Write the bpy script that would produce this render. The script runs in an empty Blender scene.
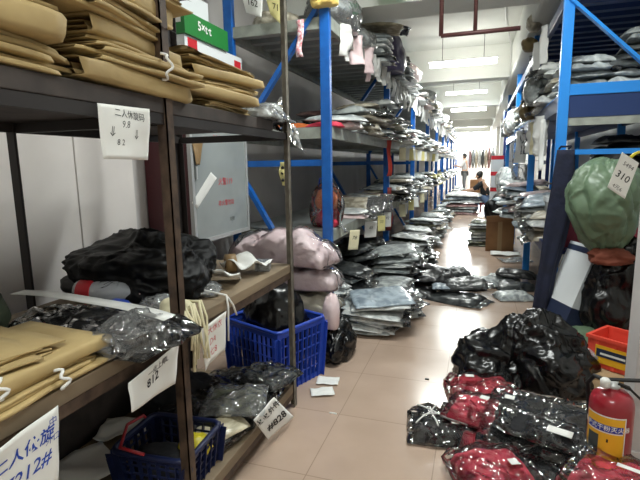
import bpy, bmesh, math, random
from mathutils import Vector, Matrix, Euler, noise
R = math.radians
RNG = random.Random(11)
sc = bpy.context.scene
COL = sc.collection

# ------------------------------------------------------------------ camera
F, VPX, VPY, ROLL, CH = 465.0, 478.0, 163.0, 0.0165, 1.27
cr, sr = math.cos(ROLL), math.sin(ROLL)
_u = (VPX-320)*cr-(VPY-240)*sr
_v = (VPX-320)*sr+(VPY-240)*cr
PITCH = math.atan(-_v/F)
YAW = math.atan(_u/math.hypot(F, _v))
def _world(d):
    cp, sp, cy, sy = math.cos(PITCH), math.sin(PITCH), math.cos(YAW), math.sin(YAW)
    d = (d[0], d[1]*cp+d[2]*sp, -d[1]*sp+d[2]*cp)
    return Vector((d[0]*cy-d[1]*sy, d[0]*sy+d[1]*cy, d[2]))
def at(px, py, X=None, Y=None, Z=None):
    """the point of the photo's pixel that lies on a plane of the room"""
    dx, dy = px-320, py-240
    d = _world((dx*cr-dy*sr, F, -(dx*sr+dy*cr)))
    o = Vector((0, 0, CH))
    if X is not None: t = X/d.x
    elif Y is not None: t = Y/d.y
    else: t = (Z-CH)/d.z
    return o+d*t
r0, f0 = _world((1, 0, 0)), _world((0, 1, 0))
u0 = r0.cross(f0)
cam_d = bpy.data.cameras.new('camera'); cam = bpy.data.objects.new('camera', cam_d); COL.objects.link(cam)
rt = r0*cr-u0*sr; up = r0*sr+u0*cr
M = Matrix((rt, up, -f0)).transposed().to_4x4(); M.translation = (0, 0, CH)
cam.matrix_world = M
cam_d.sensor_width = 36; cam_d.lens = F/640*36; cam_d.clip_start = .02; cam_d.clip_end = 100
sc.camera = cam

# ------------------------------------------------------------------ helpers
def thing(name, label, cat, loc=(0, 0, 0), rz=0, group=None):
    o = bpy.data.objects.new(name, None); COL.objects.link(o); o.empty_display_size = .05
    o.location = loc; o.rotation_euler = (0, 0, rz); o['label'] = label; o['category'] = cat
    if group: o['group'] = group
    return o
def tag(o, label, cat, group=None, kind=None):
    if label: o['label'] = label
    if cat: o['category'] = cat
    if group: o['group'] = group
    if kind: o['kind'] = kind
    return o
def obj(name, bm, mat, parent=None, smooth=True):
    me = bpy.data.meshes.new(name)
    bmesh.ops.recalc_face_normals(bm, faces=bm.faces)
    bm.to_mesh(me); bm.free()
    if smooth:
        for p in me.polygons: p.use_smooth = True
    o = bpy.data.objects.new(name, me); COL.objects.link(o)
    for m in (mat if isinstance(mat, (list, tuple)) else [mat]): me.materials.append(m)
    if parent: o.parent = parent
    return o
def struct(name, bm, mat, smooth=False, parent=None):
    o = obj(name, bm, mat, parent, smooth); o['kind'] = 'structure'; return o
def box(bm, x0, x1, y0, y1, z0, z1, M=None, bev=0):
    r = bmesh.ops.create_cube(bm, size=1)
    vs = r['verts']
    for v in vs:
        v.co = Vector(((x0+x1)/2+v.co.x*(x1-x0), (y0+y1)/2+v.co.y*(y1-y0), (z0+z1)/2+v.co.z*(z1-z0)))
    if M is not None:
        for v in vs: v.co = M @ v.co
    if bev:
        es = list({e for v in vs for e in v.link_edges})
        bmesh.ops.bevel(bm, geom=es, offset=bev, segments=2, affect='EDGES', profile=.6)
def B(*a, **k):
    bm = bmesh.new(); box(bm, *a, **k); return bm
def bar(bm, a, b, w, h, upv=(0, 0, 1)):
    a, b = Vector(a), Vector(b); d = b-a; L = d.length; d.normalize()
    s = d.cross(Vector(upv))
    if s.length < 1e-4: s = d.cross(Vector((0, 1, 0)))
    s.normalize(); t = s.cross(d)
    M = Matrix((d, s, t)).transposed().to_4x4(); M.translation = (a+b)/2
    box(bm, -L/2, L/2, -w/2, w/2, -h/2, h/2, M)
def tube(bm, pts, r, seg=8, cap=True):
    pts = [Vector(p) for p in pts]; rings = []
    n = len(pts); rr = r if isinstance(r, (list, tuple)) else [r]*n
    prev = None
    for i, p in enumerate(pts):
        d = (pts[min(i+1, n-1)]-pts[max(i-1, 0)]).normalized()
        if prev is None:
            s = d.orthogonal().normalized()
        else:
            s = (prev-d*prev.dot(d)).normalized()
        prev = s; t = d.cross(s)
        rings.append([bm.verts.new(p+(s*math.cos(2*math.pi*k/seg)+t*math.sin(2*math.pi*k/seg))*rr[i]) for k in range(seg)])
    for a, b in zip(rings, rings[1:]):
        for k in range(seg): bm.faces.new((a[k], a[(k+1) % seg], b[(k+1) % seg], b[k]))
    if cap:
        bm.faces.new(rings[0]); bm.faces.new(rings[-1])
def lathe(bm, prof, seg=24, M=None):
    rings = []
    for r, z in prof:
        rings.append([bm.verts.new((max(r, 1e-4)*math.cos(2*math.pi*k/seg), max(r, 1e-4)*math.sin(2*math.pi*k/seg), z)) for k in range(seg)])
    for a, b in zip(rings, rings[1:]):
        for k in range(seg): bm.faces.new((a[k], a[(k+1) % seg], b[(k+1) % seg], b[k]))
    bm.faces.new(rings[0]); bm.faces.new(rings[-1])
    if M is not None:
        for ring in rings:
            for v in ring: v.co = M @ v.co
def nz(p, s=1.0, seed=0): return noise.noise(Vector(p)*s+Vector((seed*7.13, seed*3.7, seed*1.9)))
def ridge(p, s, seed, octv=3):
    a, t, k = 1.0, 0, 0
    for i in range(octv):
        t += a*(1-2*abs(nz(p, s*(2.1**i), seed+i*5))); k += a; a *= .5
    return t/k
def sheet(nu, nv, fn, thick=0.0):
    bm = bmesh.new()
    g = [[bm.verts.new(fn(i/nu, j/nv)) for j in range(nv+1)] for i in range(nu+1)]
    for i in range(nu):
        for j in range(nv): bm.faces.new((g[i][j], g[i+1][j], g[i+1][j+1], g[i][j+1]))
    if thick:
        bmesh.ops.recalc_face_normals(bm, faces=bm.faces)
        bmesh.ops.solidify(bm, geom=bm.faces[:], thickness=thick)
    return bm

# ------------------------------------------------------------------ materials
def lin(c):
    return tuple((x/12.92 if x <= .04045 else ((x+.055)/1.055)**2.4) for x in [v/255 for v in c])+(1,)
MATS = {}
def pm(name, c, rough=.5, metal=0, coat=0, crough=.1, bump=0, bscale=20, var=0, vscale=6, c2=None, detail=3, spec=.5, distort=0, aniso=None, rnd=False, emis=0, trans=0, ridged=False):
    m = bpy.data.materials.new(name); m.use_nodes = True
    N, L = m.node_tree.nodes, m.node_tree.links
    b = N['Principled BSDF']
    b.inputs['Base Color'].default_value = lin(c); b.inputs['Roughness'].default_value = rough
    b.inputs['Metallic'].default_value = metal; b.inputs['Coat Weight'].default_value = coat
    b.inputs['Coat Roughness'].default_value = crough; b.inputs['Specular IOR Level'].default_value = spec
    b.inputs['Transmission Weight'].default_value = trans
    tc = N.new('ShaderNodeTexCoord'); vec = tc.outputs['Object']
    if aniso:
        mp = N.new('ShaderNodeMapping'); mp.inputs['Scale'].default_value = aniso
        L.new(vec, mp.inputs['Vector']); vec = mp.outputs['Vector']
    def tex(scale, det):
        n = N.new('ShaderNodeTexNoise'); n.inputs['Scale'].default_value = scale; n.inputs['Detail'].default_value = det
        n.inputs['Distortion'].default_value = distort
        n.noise_dimensions = '4D'
        if rnd:
            oi = N.new('ShaderNodeObjectInfo'); mu = N.new('ShaderNodeMath'); mu.operation = 'MULTIPLY'; mu.inputs[1].default_value = 50
            L.new(oi.outputs['Random'], mu.inputs[0]); L.new(mu.outputs[0], n.inputs['W'])
        if ridged and scale == bscale: n.noise_type = 'RIDGED_MULTIFRACTAL'; n.normalize = True
        L.new(vec, n.inputs['Vector']); return n
    if var or c2:
        n = tex(vscale, 4); rp = N.new('ShaderNodeValToRGB')
        cc = c2 or tuple(max(0, v-var) for v in c)
        rp.color_ramp.elements[0].color = lin(cc); rp.color_ramp.elements[1].color = lin(c)
        rp.color_ramp.elements[0].position = .35 if not ridged else .40; rp.color_ramp.elements[1].position = .62
        L.new(n.outputs['Fac'], rp.inputs[0]); L.new(rp.outputs[0], b.inputs['Base Color'])
    if bump:
        n = tex(bscale, detail); bp = N.new('ShaderNodeBump'); bp.inputs['Strength'].default_value = min(1, bump); bp.inputs['Distance'].default_value = .02*max(1, bump)
        L.new(n.outputs['Fac'], bp.inputs['Height']); L.new(bp.outputs[0], b.inputs['Normal']); L.new(bp.outputs[0], b.inputs['Coat Normal'])
    if emis:
        b.inputs['Emission Color'].default_value = lin(c); b.inputs['Emission Strength'].default_value = emis
    MATS[name] = m; return m
def film_mat(name, tint=(255, 255, 255), bscale=7, op=.012, ior=1.8):
    """clear crinkled plastic"""
    m = bpy.data.materials.new(name); m.use_nodes = True
    N, L = m.node_tree.nodes, m.node_tree.links
    N.remove(N['Principled BSDF']); out = N['Material Output']
    tr = N.new('ShaderNodeBsdfTransparent'); gl = N.new('ShaderNodeBsdfGlossy'); df = N.new('ShaderNodeBsdfDiffuse')
    tr.inputs[0].default_value = (.96, .965, .97, 1); gl.inputs['Roughness'].default_value = .07; df.inputs[0].default_value = lin(tint)
    tc = N.new('ShaderNodeTexCoord'); n = N.new('ShaderNodeTexNoise'); n.inputs['Scale'].default_value = bscale; n.inputs['Detail'].default_value = 2.5; n.inputs['Distortion'].default_value = 1.6
    n.noise_type = 'RIDGED_MULTIFRACTAL'; n.normalize = True
    L.new(tc.outputs['Object'], n.inputs['Vector'])
    bp = N.new('ShaderNodeBump'); bp.inputs['Strength'].default_value = 1; bp.inputs['Distance'].default_value = .045
    L.new(n.outputs['Fac'], bp.inputs['Height']); L.new(bp.outputs[0], gl.inputs['Normal'])
    lw = N.new('ShaderNodeFresnel'); lw.inputs['IOR'].default_value = ior; L.new(bp.outputs[0], lw.inputs['Normal'])
    ad = N.new('ShaderNodeMath'); ad.operation = 'MULTIPLY_ADD'; ad.inputs[1].default_value = 1.1; ad.inputs[2].default_value = .0; ad.use_clamp = True
    L.new(lw.outputs[0], ad.inputs[0])
    m1 = N.new('ShaderNodeMixShader'); m1.inputs[0].default_value = op; L.new(tr.outputs[0], m1.inputs[1]); L.new(df.outputs[0], m1.inputs[2])
    m2 = N.new('ShaderNodeMixShader'); L.new(ad.outputs[0], m2.inputs[0]); L.new(m1.outputs[0], m2.inputs[1]); L.new(gl.outputs[0], m2.inputs[2])
    L.new(m2.outputs[0], out.inputs[0]); MATS[name] = m; return m
def pack_mat(name, c, c2=None, bump=.5):
    return pm(name, c, rough=.55, coat=.55, crough=.15, bump=bump, bscale=13, detail=2.5, distort=1.6, c2=c2, vscale=9, rnd=True, ridged=True)

FILM = film_mat('clear_film'); FILMS = film_mat('soft_film', bscale=5, op=.03, ior=1.35); FILM2 = film_mat('milky_film', op=.10)
film_dense = film_mat('cloudy_plastic', (225, 228, 230), 10, .30)
BLUE = pm('blue_paint', (22, 96, 178), .38, bump=.05, bscale=60, c2=(18, 84, 160), vscale=14)
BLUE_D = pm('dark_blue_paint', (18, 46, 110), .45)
BLUE_LIT = pm('lit_blue_paint', (36, 132, 216), .35)  # rack blue for the right side, its stronger lighting put into the colour
NAVYM = pm('navy_sheet_metal', (26, 50, 98), .4)
STEEL = pm('grey_steel', (160, 164, 156), .5, .1, var=25, vscale=12)
DECK = pm('grey_decking', (156, 160, 158), .55, .05, var=18, vscale=5)
RUST = pm('brown_angle_iron', (92, 74, 60), .6, .2, c2=(58, 44, 36), vscale=18)
GIRON = pm('grey_angle_iron', (118, 112, 100), .55, .2, c2=(88, 80, 70), vscale=22)
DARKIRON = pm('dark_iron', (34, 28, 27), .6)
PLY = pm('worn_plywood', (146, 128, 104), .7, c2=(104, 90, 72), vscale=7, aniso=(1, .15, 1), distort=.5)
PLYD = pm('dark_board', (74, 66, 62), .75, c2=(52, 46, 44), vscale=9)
KRAFT = pm('kraft_paper', (188, 164, 114), .75, bump=.3, bscale=9, c2=(164, 140, 94), vscale=5, rnd=True)
KRAFT2 = pm('kraft_paper_inner', (146, 122, 84), .8, bump=.2, bscale=9)
PAPER = pm('white_paper', (232, 232, 228), .8, bump=.06, bscale=8)
PAPERY = pm('yellow_paper', (226, 216, 150), .8)
CREAM = pm('cream_paper', (222, 214, 180), .8)
PINKP = pm('pink_paper', (236, 206, 206), .7)
INK = pm('black_ink', (22, 22, 26), .6); INKB = pm('blue_ink', (30, 70, 170), .6); INKR = pm('red_ink', (200, 40, 60), .6); INKG = pm('grey_ink', (70, 76, 74), .6)
BAGBLK = pm('black_plastic', (9, 9, 10), .27, bump=1.0, bscale=6, detail=3.5, distort=1.2, spec=.5, ridged=True)
BAGBLK2 = pm('matt_black_plastic', (6, 6, 7), .5, bump=.9, bscale=5, detail=3, distort=1, spec=.22, ridged=True)
BAGGRN = pm('sage_plastic', (94, 114, 90), .42, bump=1.0, bscale=6, detail=3, distort=1.2, ridged=True)
BAGGRN2 = pm('olive_cloth', (70, 80, 62), .7, bump=.4, bscale=10)
SHINE = pack_mat('shiny_pack', (150, 152, 152))
PK = {k: pack_mat('pack_'+k.replace(' ', '_'), *v) for k, v in {
    'white': ((230, 232, 228), (176, 180, 180)), 'silver': ((202, 208, 206), (140, 146, 148)), 'grey': ((164, 170, 168), (104, 110, 112)),
    'charcoal': ((74, 78, 78), (32, 35, 37)), 'black': ((22, 22, 25), (12, 12, 14)), 'beige': ((204, 196, 178), (150, 142, 124)),
    'pale pink': ((224, 204, 202), (186, 160, 160)), 'pale blue': ((176, 190, 200), (124, 138, 150)), 'olive': ((116, 118, 94), (58, 62, 48)),
    'cream': ((216, 208, 180), (160, 150, 122)), 'purple': ((84, 76, 106), (46, 42, 62)), 'red': ((150, 28, 48), (110, 18, 34)),
    'pink': ((186, 56, 76), (150, 36, 56)), 'yellowish': ((196, 190, 120), (118, 116, 70)), 'dusty pink': ((170, 130, 126), (112, 80, 78))}.items()}
CLOTHBLK = pm('black_cloth', (24, 24, 28), .85, bump=.35, bscale=22, c2=(15, 15, 19), vscale=12)
CLOTHNAVY = pm('navy_cloth', (22, 28, 52), .85, bump=.3, bscale=26, c2=(16, 20, 40), vscale=12)
CLOTHRED = pm('red_cloth', (186, 30, 54), .8, bump=.3, bscale=20, c2=(150, 22, 42), vscale=10)
CLOTHPINK = pm('pink_cloth', (216, 62, 86), .8, bump=.3, bscale=20, c2=(184, 46, 68), vscale=10)
PUFFP = pm('pale_pink_puffer', (232, 212, 214), .5, coat=.3, crough=.2, bump=1, bscale=5, distort=1, c2=(214, 188, 190), vscale=7)
PUFFC = pm('cream_puffer', (214, 206, 186), .5, coat=.7, crough=.2, bump=.5, bscale=9, distort=1, c2=(190, 180, 158), vscale=7)
PLASTB = pm('blue_plastic', (42, 76, 184), .35); PLASTN = pm('navy_plastic', (24, 34, 72), .4)
PLASTR = pm('red_plastic', (170, 34, 44), .4); PLASTO = pm('orange_red_plastic', (236, 84, 66), .4)
WHITEPL = pm('white_plastic', (226, 226, 222), .4, bump=.3, bscale=14)
CARD = pm('cardboard', (136, 100, 64), .8, c2=(116, 82, 52), vscale=4, bump=.1, bscale=30)
TANBOARD = pm('tan_cardboard', (178, 152, 116), .8, c2=(158, 132, 98), vscale=5)
WBOX = pm('white_carton', (222, 226, 228), .55); NBOX = pm('navy_print', (38, 48, 74), .55)
GREENBOX = pm('green_carton', (28, 122, 52), .5); REDMARK = pm('red_print', (200, 36, 48), .5); YELLOWM = pm('yellow_print', (238, 180, 40), .5)
REDPAINT = pm('red_enamel', (150, 30, 44), .28, coat=.5, crough=.1); BLKPL = pm('black_rubber', (20, 20, 20), .5)
BLUEMARK = pm('blue_print', (44, 62, 160), .5)
DKRED = pm('dark_red_enamel', (74, 24, 30), .45); CABGREY = pm('frosted_glass', (158, 164, 164), .2, bump=.04, bscale=5, c2=(146, 152, 152), vscale=3); ALU = pm('aluminium_frame', (190, 192, 192), .35, .3)
WALLM = pm('white_plaster', (206, 202, 200), .85, c2=(192, 188, 186), vscale=2, bump=.03, bscale=30)
WALLL = pm('wall_paint', (222, 222, 218), .8); WBOARD = pm('grey_wall_board', (232, 226, 222), .8, var=8, vscale=3)
CEILM = pm('ceiling_paint', (226, 228, 222), .85, c2=(216, 218, 212), vscale=1)
PIPEM = pm('dark_red_pipe', (84, 50, 48), .5); CONDM = pm('white_conduit', (224, 224, 222), .5)
SKIN = pm('skin', (190, 150, 124), .55); HAIR = pm('dark_hair', (22, 20, 20), .5, bump=.3, bscale=60)
SHIRTB = pm('black_shirt', (26, 27, 30), .85, bump=.2, bscale=30); JEANS = pm('light_blue_jeans', (104, 128, 160), .85, bump=.2, bscale=30); SHIRTW = pm('pale_grey_shirt', (196, 196, 196), .85); TROUG = pm('grey_trousers', (106, 108, 110), .85)
PETM = film_mat('clear_bottle', (225, 230, 238), 14, .6)
YELLOWB = pm('yellow_plastic', (226, 210, 50), .4, bump=.3, bscale=15)
LAMP = pm('lit_tube', (255, 253, 244), .5, emis=20); WINGLOW = pm('bright_daylight', (250, 252, 255), .5, emis=16)
EXITG = pm('green_exit_sign', (40, 150, 90), .5, emis=.35); ORANGEC = pm('orange_cloth', (226, 120, 60), .8); TAPE = pm('brown_tape', (150, 122, 84), .4)
BLUEBOX = pm('blue_carton', (50, 96, 200), .5)

# ------------------------------------------------------------------ lettering
def text_on(txt, mat, parent, fn, u, v, h, aspect, slant=0, rot=0, off=.0012, name='writing', bold=0):
    """letters laid on a sheet: fn(u,v)->point, u,v the centre, h the letter height as a share of the sheet's height"""
    cu = bpy.data.curves.new('t', 'FONT'); cu.body = txt; cu.align_x = 'CENTER'; cu.align_y = 'CENTER'; cu.size = 1; cu.shear = slant; cu.resolution_u = 2
    cu.offset = bold
    t = bpy.data.objects.new('t', cu); COL.objects.link(t)
    dg = bpy.context.evaluated_depsgraph_get()
    me = bpy.data.meshes.new_from_object(t.evaluated_get(dg))
    bpy.data.objects.remove(t)
    c, s = math.cos(rot), math.sin(rot)
    for vx in me.vertices:
        x, y = vx.co.x*c-vx.co.y*s, vx.co.x*s+vx.co.y*c
        uu, vv = u+x*h/aspect, v+y*h
        p = fn(uu, vv); e = 1e-3
        n = (fn(uu+e, vv)-p).cross(fn(uu, vv+e)-p).normalized()
        vx.co = p+n*off
    me.materials.clear(); me.materials.append(mat)
    o = bpy.data.objects.new(name, me); COL.objects.link(o); o.parent = parent
    return o
def paper_tag(name, label, group, tl, tr, br, bl, texts, mat=None, curl=.012, seed=0, cat='tag', loc=None):
    tl, tr, br, bl = map(Vector, (tl, tr, br, bl))
    o0 = (tl+tr)/2
    n = (tr-bl).cross(tl-br).normalized()
    W = ((tr-tl).length+(br-bl).length)/2; H = ((tl-bl).length+(tr-br).length)/2
    def fn(u, v):
        a = bl.lerp(br, u); b = tl.lerp(tr, u); p = a.lerp(b, v)
        return p-o0+n*(curl*(math.sin(u*3+seed)*(1-v)+.4*nz((u*2, v*2, seed), 1.3)))
    t = thing(name, label, cat, o0, 0, group)
    sh = obj('sheet', sheet(14, 12, fn, .0008), mat or PAPER, t)
    for tx in texts:
        text_on(tx[0], tx[1], sh, fn, tx[2], tx[3], tx[4], W/H, *(tx[5:]))
    return t

# ------------------------------------------------------------------ bag and pack shapes
def pack_bm(w, d, h, seed, wr=.012, n=20, m=18, pw=3.2, puffy=False):
    """a folded garment in its bag: flat, crumpled on top, a thin sealed margin round the edge"""
    bm = bmesh.new(); top, bot = [], []
    off = Vector((seed*2.7, seed*1.3, seed*.9))
    for i in range(n+1):
        rt, rb = [], []
        for j in range(m+1):
            u, v = -1+2*i/n, -1+2*j/m
            u = math.copysign(abs(u)**.85, u); v = math.copysign(abs(v)**.85, v)
            x = u*w/2*(1+.06*nz((v*1.3, seed, 0), 1.6)); y = v*d/2*(1+.06*nz((u*1.3, 0, seed), 1.6))
            k = 1-.05*(u*u*v*v); x *= k; y *= k
            p = max(0, (1-abs(u)**pw)*(1-abs(v)**pw))**(.5 if puffy else .42)
            if not puffy:
                e = max(abs(u), abs(v)); p *= 1-max(0, (e-.84)/.16)**2*.75
            q = Vector((x, y, seed*.37))
            wq = q+.03*Vector((nz(q, 9, seed), nz(q, 9, seed+1), 0))
            cz = noise.ridged_multi_fractal(wq*(6.5 if puffy else 8.5)+off, .9, 2.2, 3, 1.0, 2.0)-1
            z = h*(.1+.9*p*(.84+.34*nz(q, 6, seed)))+wr*cz*(.3+.7*p)
            zb = h*.05+.4*wr*max(0, ridge(q, 9, seed+3))*(1-p)
            z = max(z, zb+.002)
            rt.append(bm.verts.new((x, y, z)))
            rb.append(bm.verts.new((x*.995, y*.995, max(0, zb*(1-p)))))
        top.append(rt); bot.append(rb)
    for i in range(n):
        for j in range(m):
            bm.faces.new((top[i][j], top[i+1][j], top[i+1][j+1], top[i][j+1]))
            bm.faces.new((bot[i][j], bot[i][j+1], bot[i+1][j+1], bot[i+1][j]))
    rim = [(i, 0) for i in range(n)]+[(n, j) for j in range(m)]+[(i, m) for i in range(n, 0, -1)]+[(0, j) for j in range(m, 0, -1)]
    for a, b in zip(rim, rim[1:]+rim[:1]):
        bm.faces.new((top[a[0]][a[1]], bot[a[0]][a[1]], bot[b[0]][b[1]], top[b[0]][b[1]]))
    return bm
def flap_bm(w, d, h, seed):
    def fn(u, v):
        y = (v-.5)*d*.9; x = w/2*.93+u*.06
        return Vector((x, y, h*.16+.012*math.sin(v*9+seed)*u-.012*u*u+.008*nz((u, v*3, seed), 2)))
    return sheet(4, 12, fn, .0008)
def bag_bm(rx, ry, rz, seed, sub=4, crease=.1, lump=.2, cs=2.6, base=-.62, prof=None, folds=0):
    bm = bmesh.new(); bmesh.ops.create_icosphere(bm, subdivisions=sub, radius=1)
    off = Vector((seed*3.1, seed*1.7, seed*2.3))
    for v in bm.verts:
        p = v.co.copy()
        wq = p+.35*Vector((nz(p, 1.6, seed+1), nz(p, 1.6, seed+2), nz(p, 1.6, seed+3)))
        cz = noise.ridged_multi_fractal(wq*cs*.62+off, .85, 2.2, 4, 1.0, 2.0)
        r = 1+lump*nz(p, 1.1, seed)+crease*.85*(cz-1.0)
        if folds:
            a = math.atan2(p.y, p.x); r += folds*(abs(math.sin(4.5*a+3*p.z+2.2*nz(p, 1.4, seed+4)))-.5)*(1-p.z*p.z*.5)
        p = p*r
        if prof:
            t = max(0, min(1, (v.co.z+1)/2)); k = prof(t); p.x *= k; p.y *= k
        if p.z < base: p.z = base+(p.z-base)*.05
        v.co = Vector((p.x*rx, p.y*ry, (p.z-base)*rz/(1-base)))
    zm = min(v.co.z for v in bm.verts)
    for v in bm.verts: v.co.z -= zm
    return bm
def kraft_mesh(L, D, H, seed, layers=5):
    """folded sheets one in another, the fold towards +x"""
    bm = bmesh.new()
    ny, k = 14, 5
    rr = random.Random(seed*13+5)
    wrap = seed % 2
    zc = 0.0
    sheets = []
    if wrap:
        sheets.append((H*.5, H*.46, 0.0, 0.0, 0.0, 0.0))
        for i in range(2): sheets.append((H*(.3+.35*i), H*.12, -.02-.02*i, .02*i, -.03*i, 0))
    else:
        for i in range(layers):
            sheets.append((H*(i+.5)/layers, H*.36/layers, rr.uniform(-.035, 0), rr.uniform(-.02, .05), rr.uniform(-.07, .01), rr.uniform(-.05, .05)))
    for n, (z0, hz, dx, ya, yb, tw) in enumerate(sheets):
        xf = D/2+dx; xb = -D/2; prof = []
        for i in range(k): prof.append((xb+(xf-hz*.6-xb)*i/k, -hz))
        for i in range(k+1):
            a = -math.pi/2+math.pi*i/k; c, sn = math.cos(a), math.sin(a)
            prof.append((xf-hz*.6+hz*.6*abs(c)**.6, hz*(abs(sn)**.55)*(1 if sn > 0 else -1)))
        for i in range(1, k+1): prof.append((xf-hz*.6+(xb-xf+hz*.6)*i/k, hz))
        y0, y1 = -L/2+ya, L/2+yb; rows = []
        for j in range(ny+1):
            y = y0+(y1-y0)*j/ny; row = []; e = abs(2*j/ny-1)**4
            for (x, z) in prof:
                lf = max(0, (x-xb)/(xf-xb))
                zz = z0+z*(1+.22*nz((x*2, y*3, n+seed), 2.2))+lf*(.008*nz((y*1.6, seed, n), 4)-.010*e*(.5+nz((n, seed, y), 3)))*(1 if n else .6)
                row.append(bm.verts.new((x+.010*nz((y, n, seed), 5)+y*tw*lf, y+.016*nz((x*3, z*20, seed), 2)*e-.03*e*lf*abs(nz((n, seed, 2), 1.3))*(1 if y > 0 else -1), max(zz, .001))))
            rows.append(row)
        for a_, b_ in zip(rows, rows[1:]):
            for i in range(len(prof)-1): bm.faces.new((a_[i], a_[i+1], b_[i+1], b_[i]))
    bmesh.ops.recalc_face_normals(bm, faces=bm.faces)
    bmesh.ops.solidify(bm, geom=bm.faces[:], thickness=.0016)
    return bm
def ribbon_bm(w, L, seed, wav=.02, n=12, axis='Y'):
    def fn(u, v):
        z = -v*L; a = wav*math.sin(v*6+seed)*v
        s = (u-.5)*w*(1-.3*math.sin(v*2.5+seed)**2)
        return Vector((a+.3*w*nz((u, v*2, seed), 2), s+.5*a, z)) if axis == 'Y' else Vector((s+.5*a, a+.3*w*nz((u, v*2, seed), 2), z))
    return sheet(4, n, fn, .0012)

# pack variants (shared meshes)
VAR, FLAP, WRAP = [], [], []
NV = 10
for s in range(NV):
    o = obj('garment', pack_bm(.36, .30, .055, s+1, .013+.005*(s % 3), pw=3+2*(s % 3)), PK['white'])
    VAR.append(o.data); bpy.data.objects.remove(o)
    o = obj('bag_flap', flap_bm(.36, .30, .055, s+1), FILM2); FLAP.append(o.data); bpy.data.objects.remove(o)
MC = {}
def var_mesh(k, colour):
    key = (k, colour)
    if key not in MC:
        me = VAR[k].copy(); me.materials.clear(); me.materials.append(PK[colour]); MC[key] = me
    return MC[key]
PACKS = []
def add_pack(loc, rot, scl, colour, label, group, k=None, big=False):
    PACKS.append([Vector(loc), rot, scl, colour, label, group, RNG.randrange(NV) if k is None else k, big])
ORD = ['bottom', 'second', 'third', 'fourth', 'fifth', 'sixth', 'seventh', 'eighth', 'ninth', 'tenth', 'eleventh', 'twelfth', 'thirteenth', 'fourteenth', 'fifteenth', 'sixteenth']
NTH = ['first']+ORD[1:]
def pile(x, y, z, n, colours, where, group, w=.36, d=.30, h=.05, jit=.03, rz=0, tilt=3, shrink=1.0, rzj=12):
    """n packs one on another; where says which pile it is"""
    for i in range(n):
        hh = h*RNG.uniform(.8, 1.25); c = RNG.choice(colours)
        pos = 'topmost' if i == n-1 else ORD[i]
        if n == 1: pos = 'only'
        lab = f'{c} bagged garment, {pos} in {where}' if n > 1 else f'{c} bagged garment alone as {where}'
        s = RNG.uniform(.9, 1.1)*shrink
        add_pack((x+RNG.uniform(-jit, jit), y+RNG.uniform(-jit, jit), z),
                 (R(RNG.uniform(-tilt, tilt)), R(RNG.uniform(-tilt, tilt)), rz+R(RNG.uniform(-rzj, rzj))+RNG.choice((0, math.pi))),
                 (w/.36*s, d/.30*s, hh/.055), c, lab, group)
        z += hh*.93
    return z

# ------------------------------------------------------------------ setting
def tile_floor():
    m = bpy.data.materials.new('floor_tiles'); m.use_nodes = True
    N, L = m.node_tree.nodes, m.node_tree.links; b = N['Principled BSDF']
    tc = N.new('ShaderNodeTexCoord'); mp = N.new('ShaderNodeMapping'); mp.inputs['Location'].default_value = (.134, -.14, 0)
    L.new(tc.outputs['Object'], mp.inputs['Vector'])
    br = N.new('ShaderNodeTexBrick'); br.offset = 0; br.inputs['Scale'].default_value = 1; br.inputs['Brick Width'].default_value = .5; br.inputs['Row Height'].default_value = .5
    br.inputs['Mortar Size'].default_value = .0022; br.inputs['Mortar Smooth'].default_value = .2
    br.inputs['Color1'].default_value = lin((192, 168, 150)); br.inputs['Color2'].default_value = lin((188, 164, 146)); br.inputs['Mortar'].default_value = lin((158, 136, 120))
    L.new(mp.outputs[0], br.inputs['Vector'])
    n = N.new('ShaderNodeTexNoise'); n.inputs['Scale'].default_value = 3.5; n.inputs['Detail'].default_value = 6; L.new(tc.outputs['Object'], n.inputs['Vector'])
    mx = N.new('ShaderNodeMix'); mx.data_type = 'RGBA'; mx.blend_type = 'MULTIPLY'; mx.inputs[0].default_value = .22
    rp = N.new('ShaderNodeValToRGB'); rp.color_ramp.elements[0].position = .35; rp.color_ramp.elements[1].position = .65; rp.color_ramp.elements[0].color = (.6, .58, .56, 1)
    L.new(n.outputs['Fac'], rp.inputs[0]); L.new(br.outputs['Color'], mx.inputs[6]); L.new(rp.outputs[0], mx.inputs[7])
    L.new(mx.outputs[2], b.inputs['Base Color'])
    r2 = N.new('ShaderNodeMapRange'); r2.inputs['To Min'].default_value = .14; r2.inputs['To Max'].default_value = .26; L.new(n.outputs['Fac'], r2.inputs['Value']); L.new(r2.outputs[0], b.inputs['Roughness'])
    b.inputs['Specular IOR Level'].default_value = .75
    return m
YEND = 24.5
struct('floor', B(-2.2, 1.9, -3.2, YEND+.1, -.1, 0), tile_floor())
struct('ceiling', B(-2.2, 1.9, -3.2, YEND+.1, 3.1, 3.2), CEILM)
struct('wall_left', B(-2.06, -1.96, -3.2, YEND, 0, 3.1), WALLM)
struct('wall_right', B(1.62, 1.72, -3.2, YEND, 0, 3.1), WALLL)
struct('wall_back', B(-2.2, 1.9, -3.2, -3.1, 0, 3.1), WALLL)
bm = bmesh.new()
box(bm, -2.2, -1.15, YEND, YEND+.1, 0, 3.1); box(bm, .45, 1.9, YEND, YEND+.1, 0, 3.1)
box(bm, -1.15, .45, YEND, YEND+.1, 0, 1.9); box(bm, -1.15, .45, YEND, YEND+.1, 3.06, 3.1)
struct('wall_end', bm, WALLL)
w = struct('window_1', B(-1.15, .45, YEND+.06, YEND+.09, 1.9, 3.06), WINGLOW)
bm = bmesh.new()
for x in (-1.15, -.62, -.09, .41): box(bm, x, x+.04, YEND-.01, YEND+.05, 1.9, 3.06)
for z in (1.9, 3.02): box(bm, -1.15, .45, YEND-.008, YEND+.048, z, z+.04)
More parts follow.
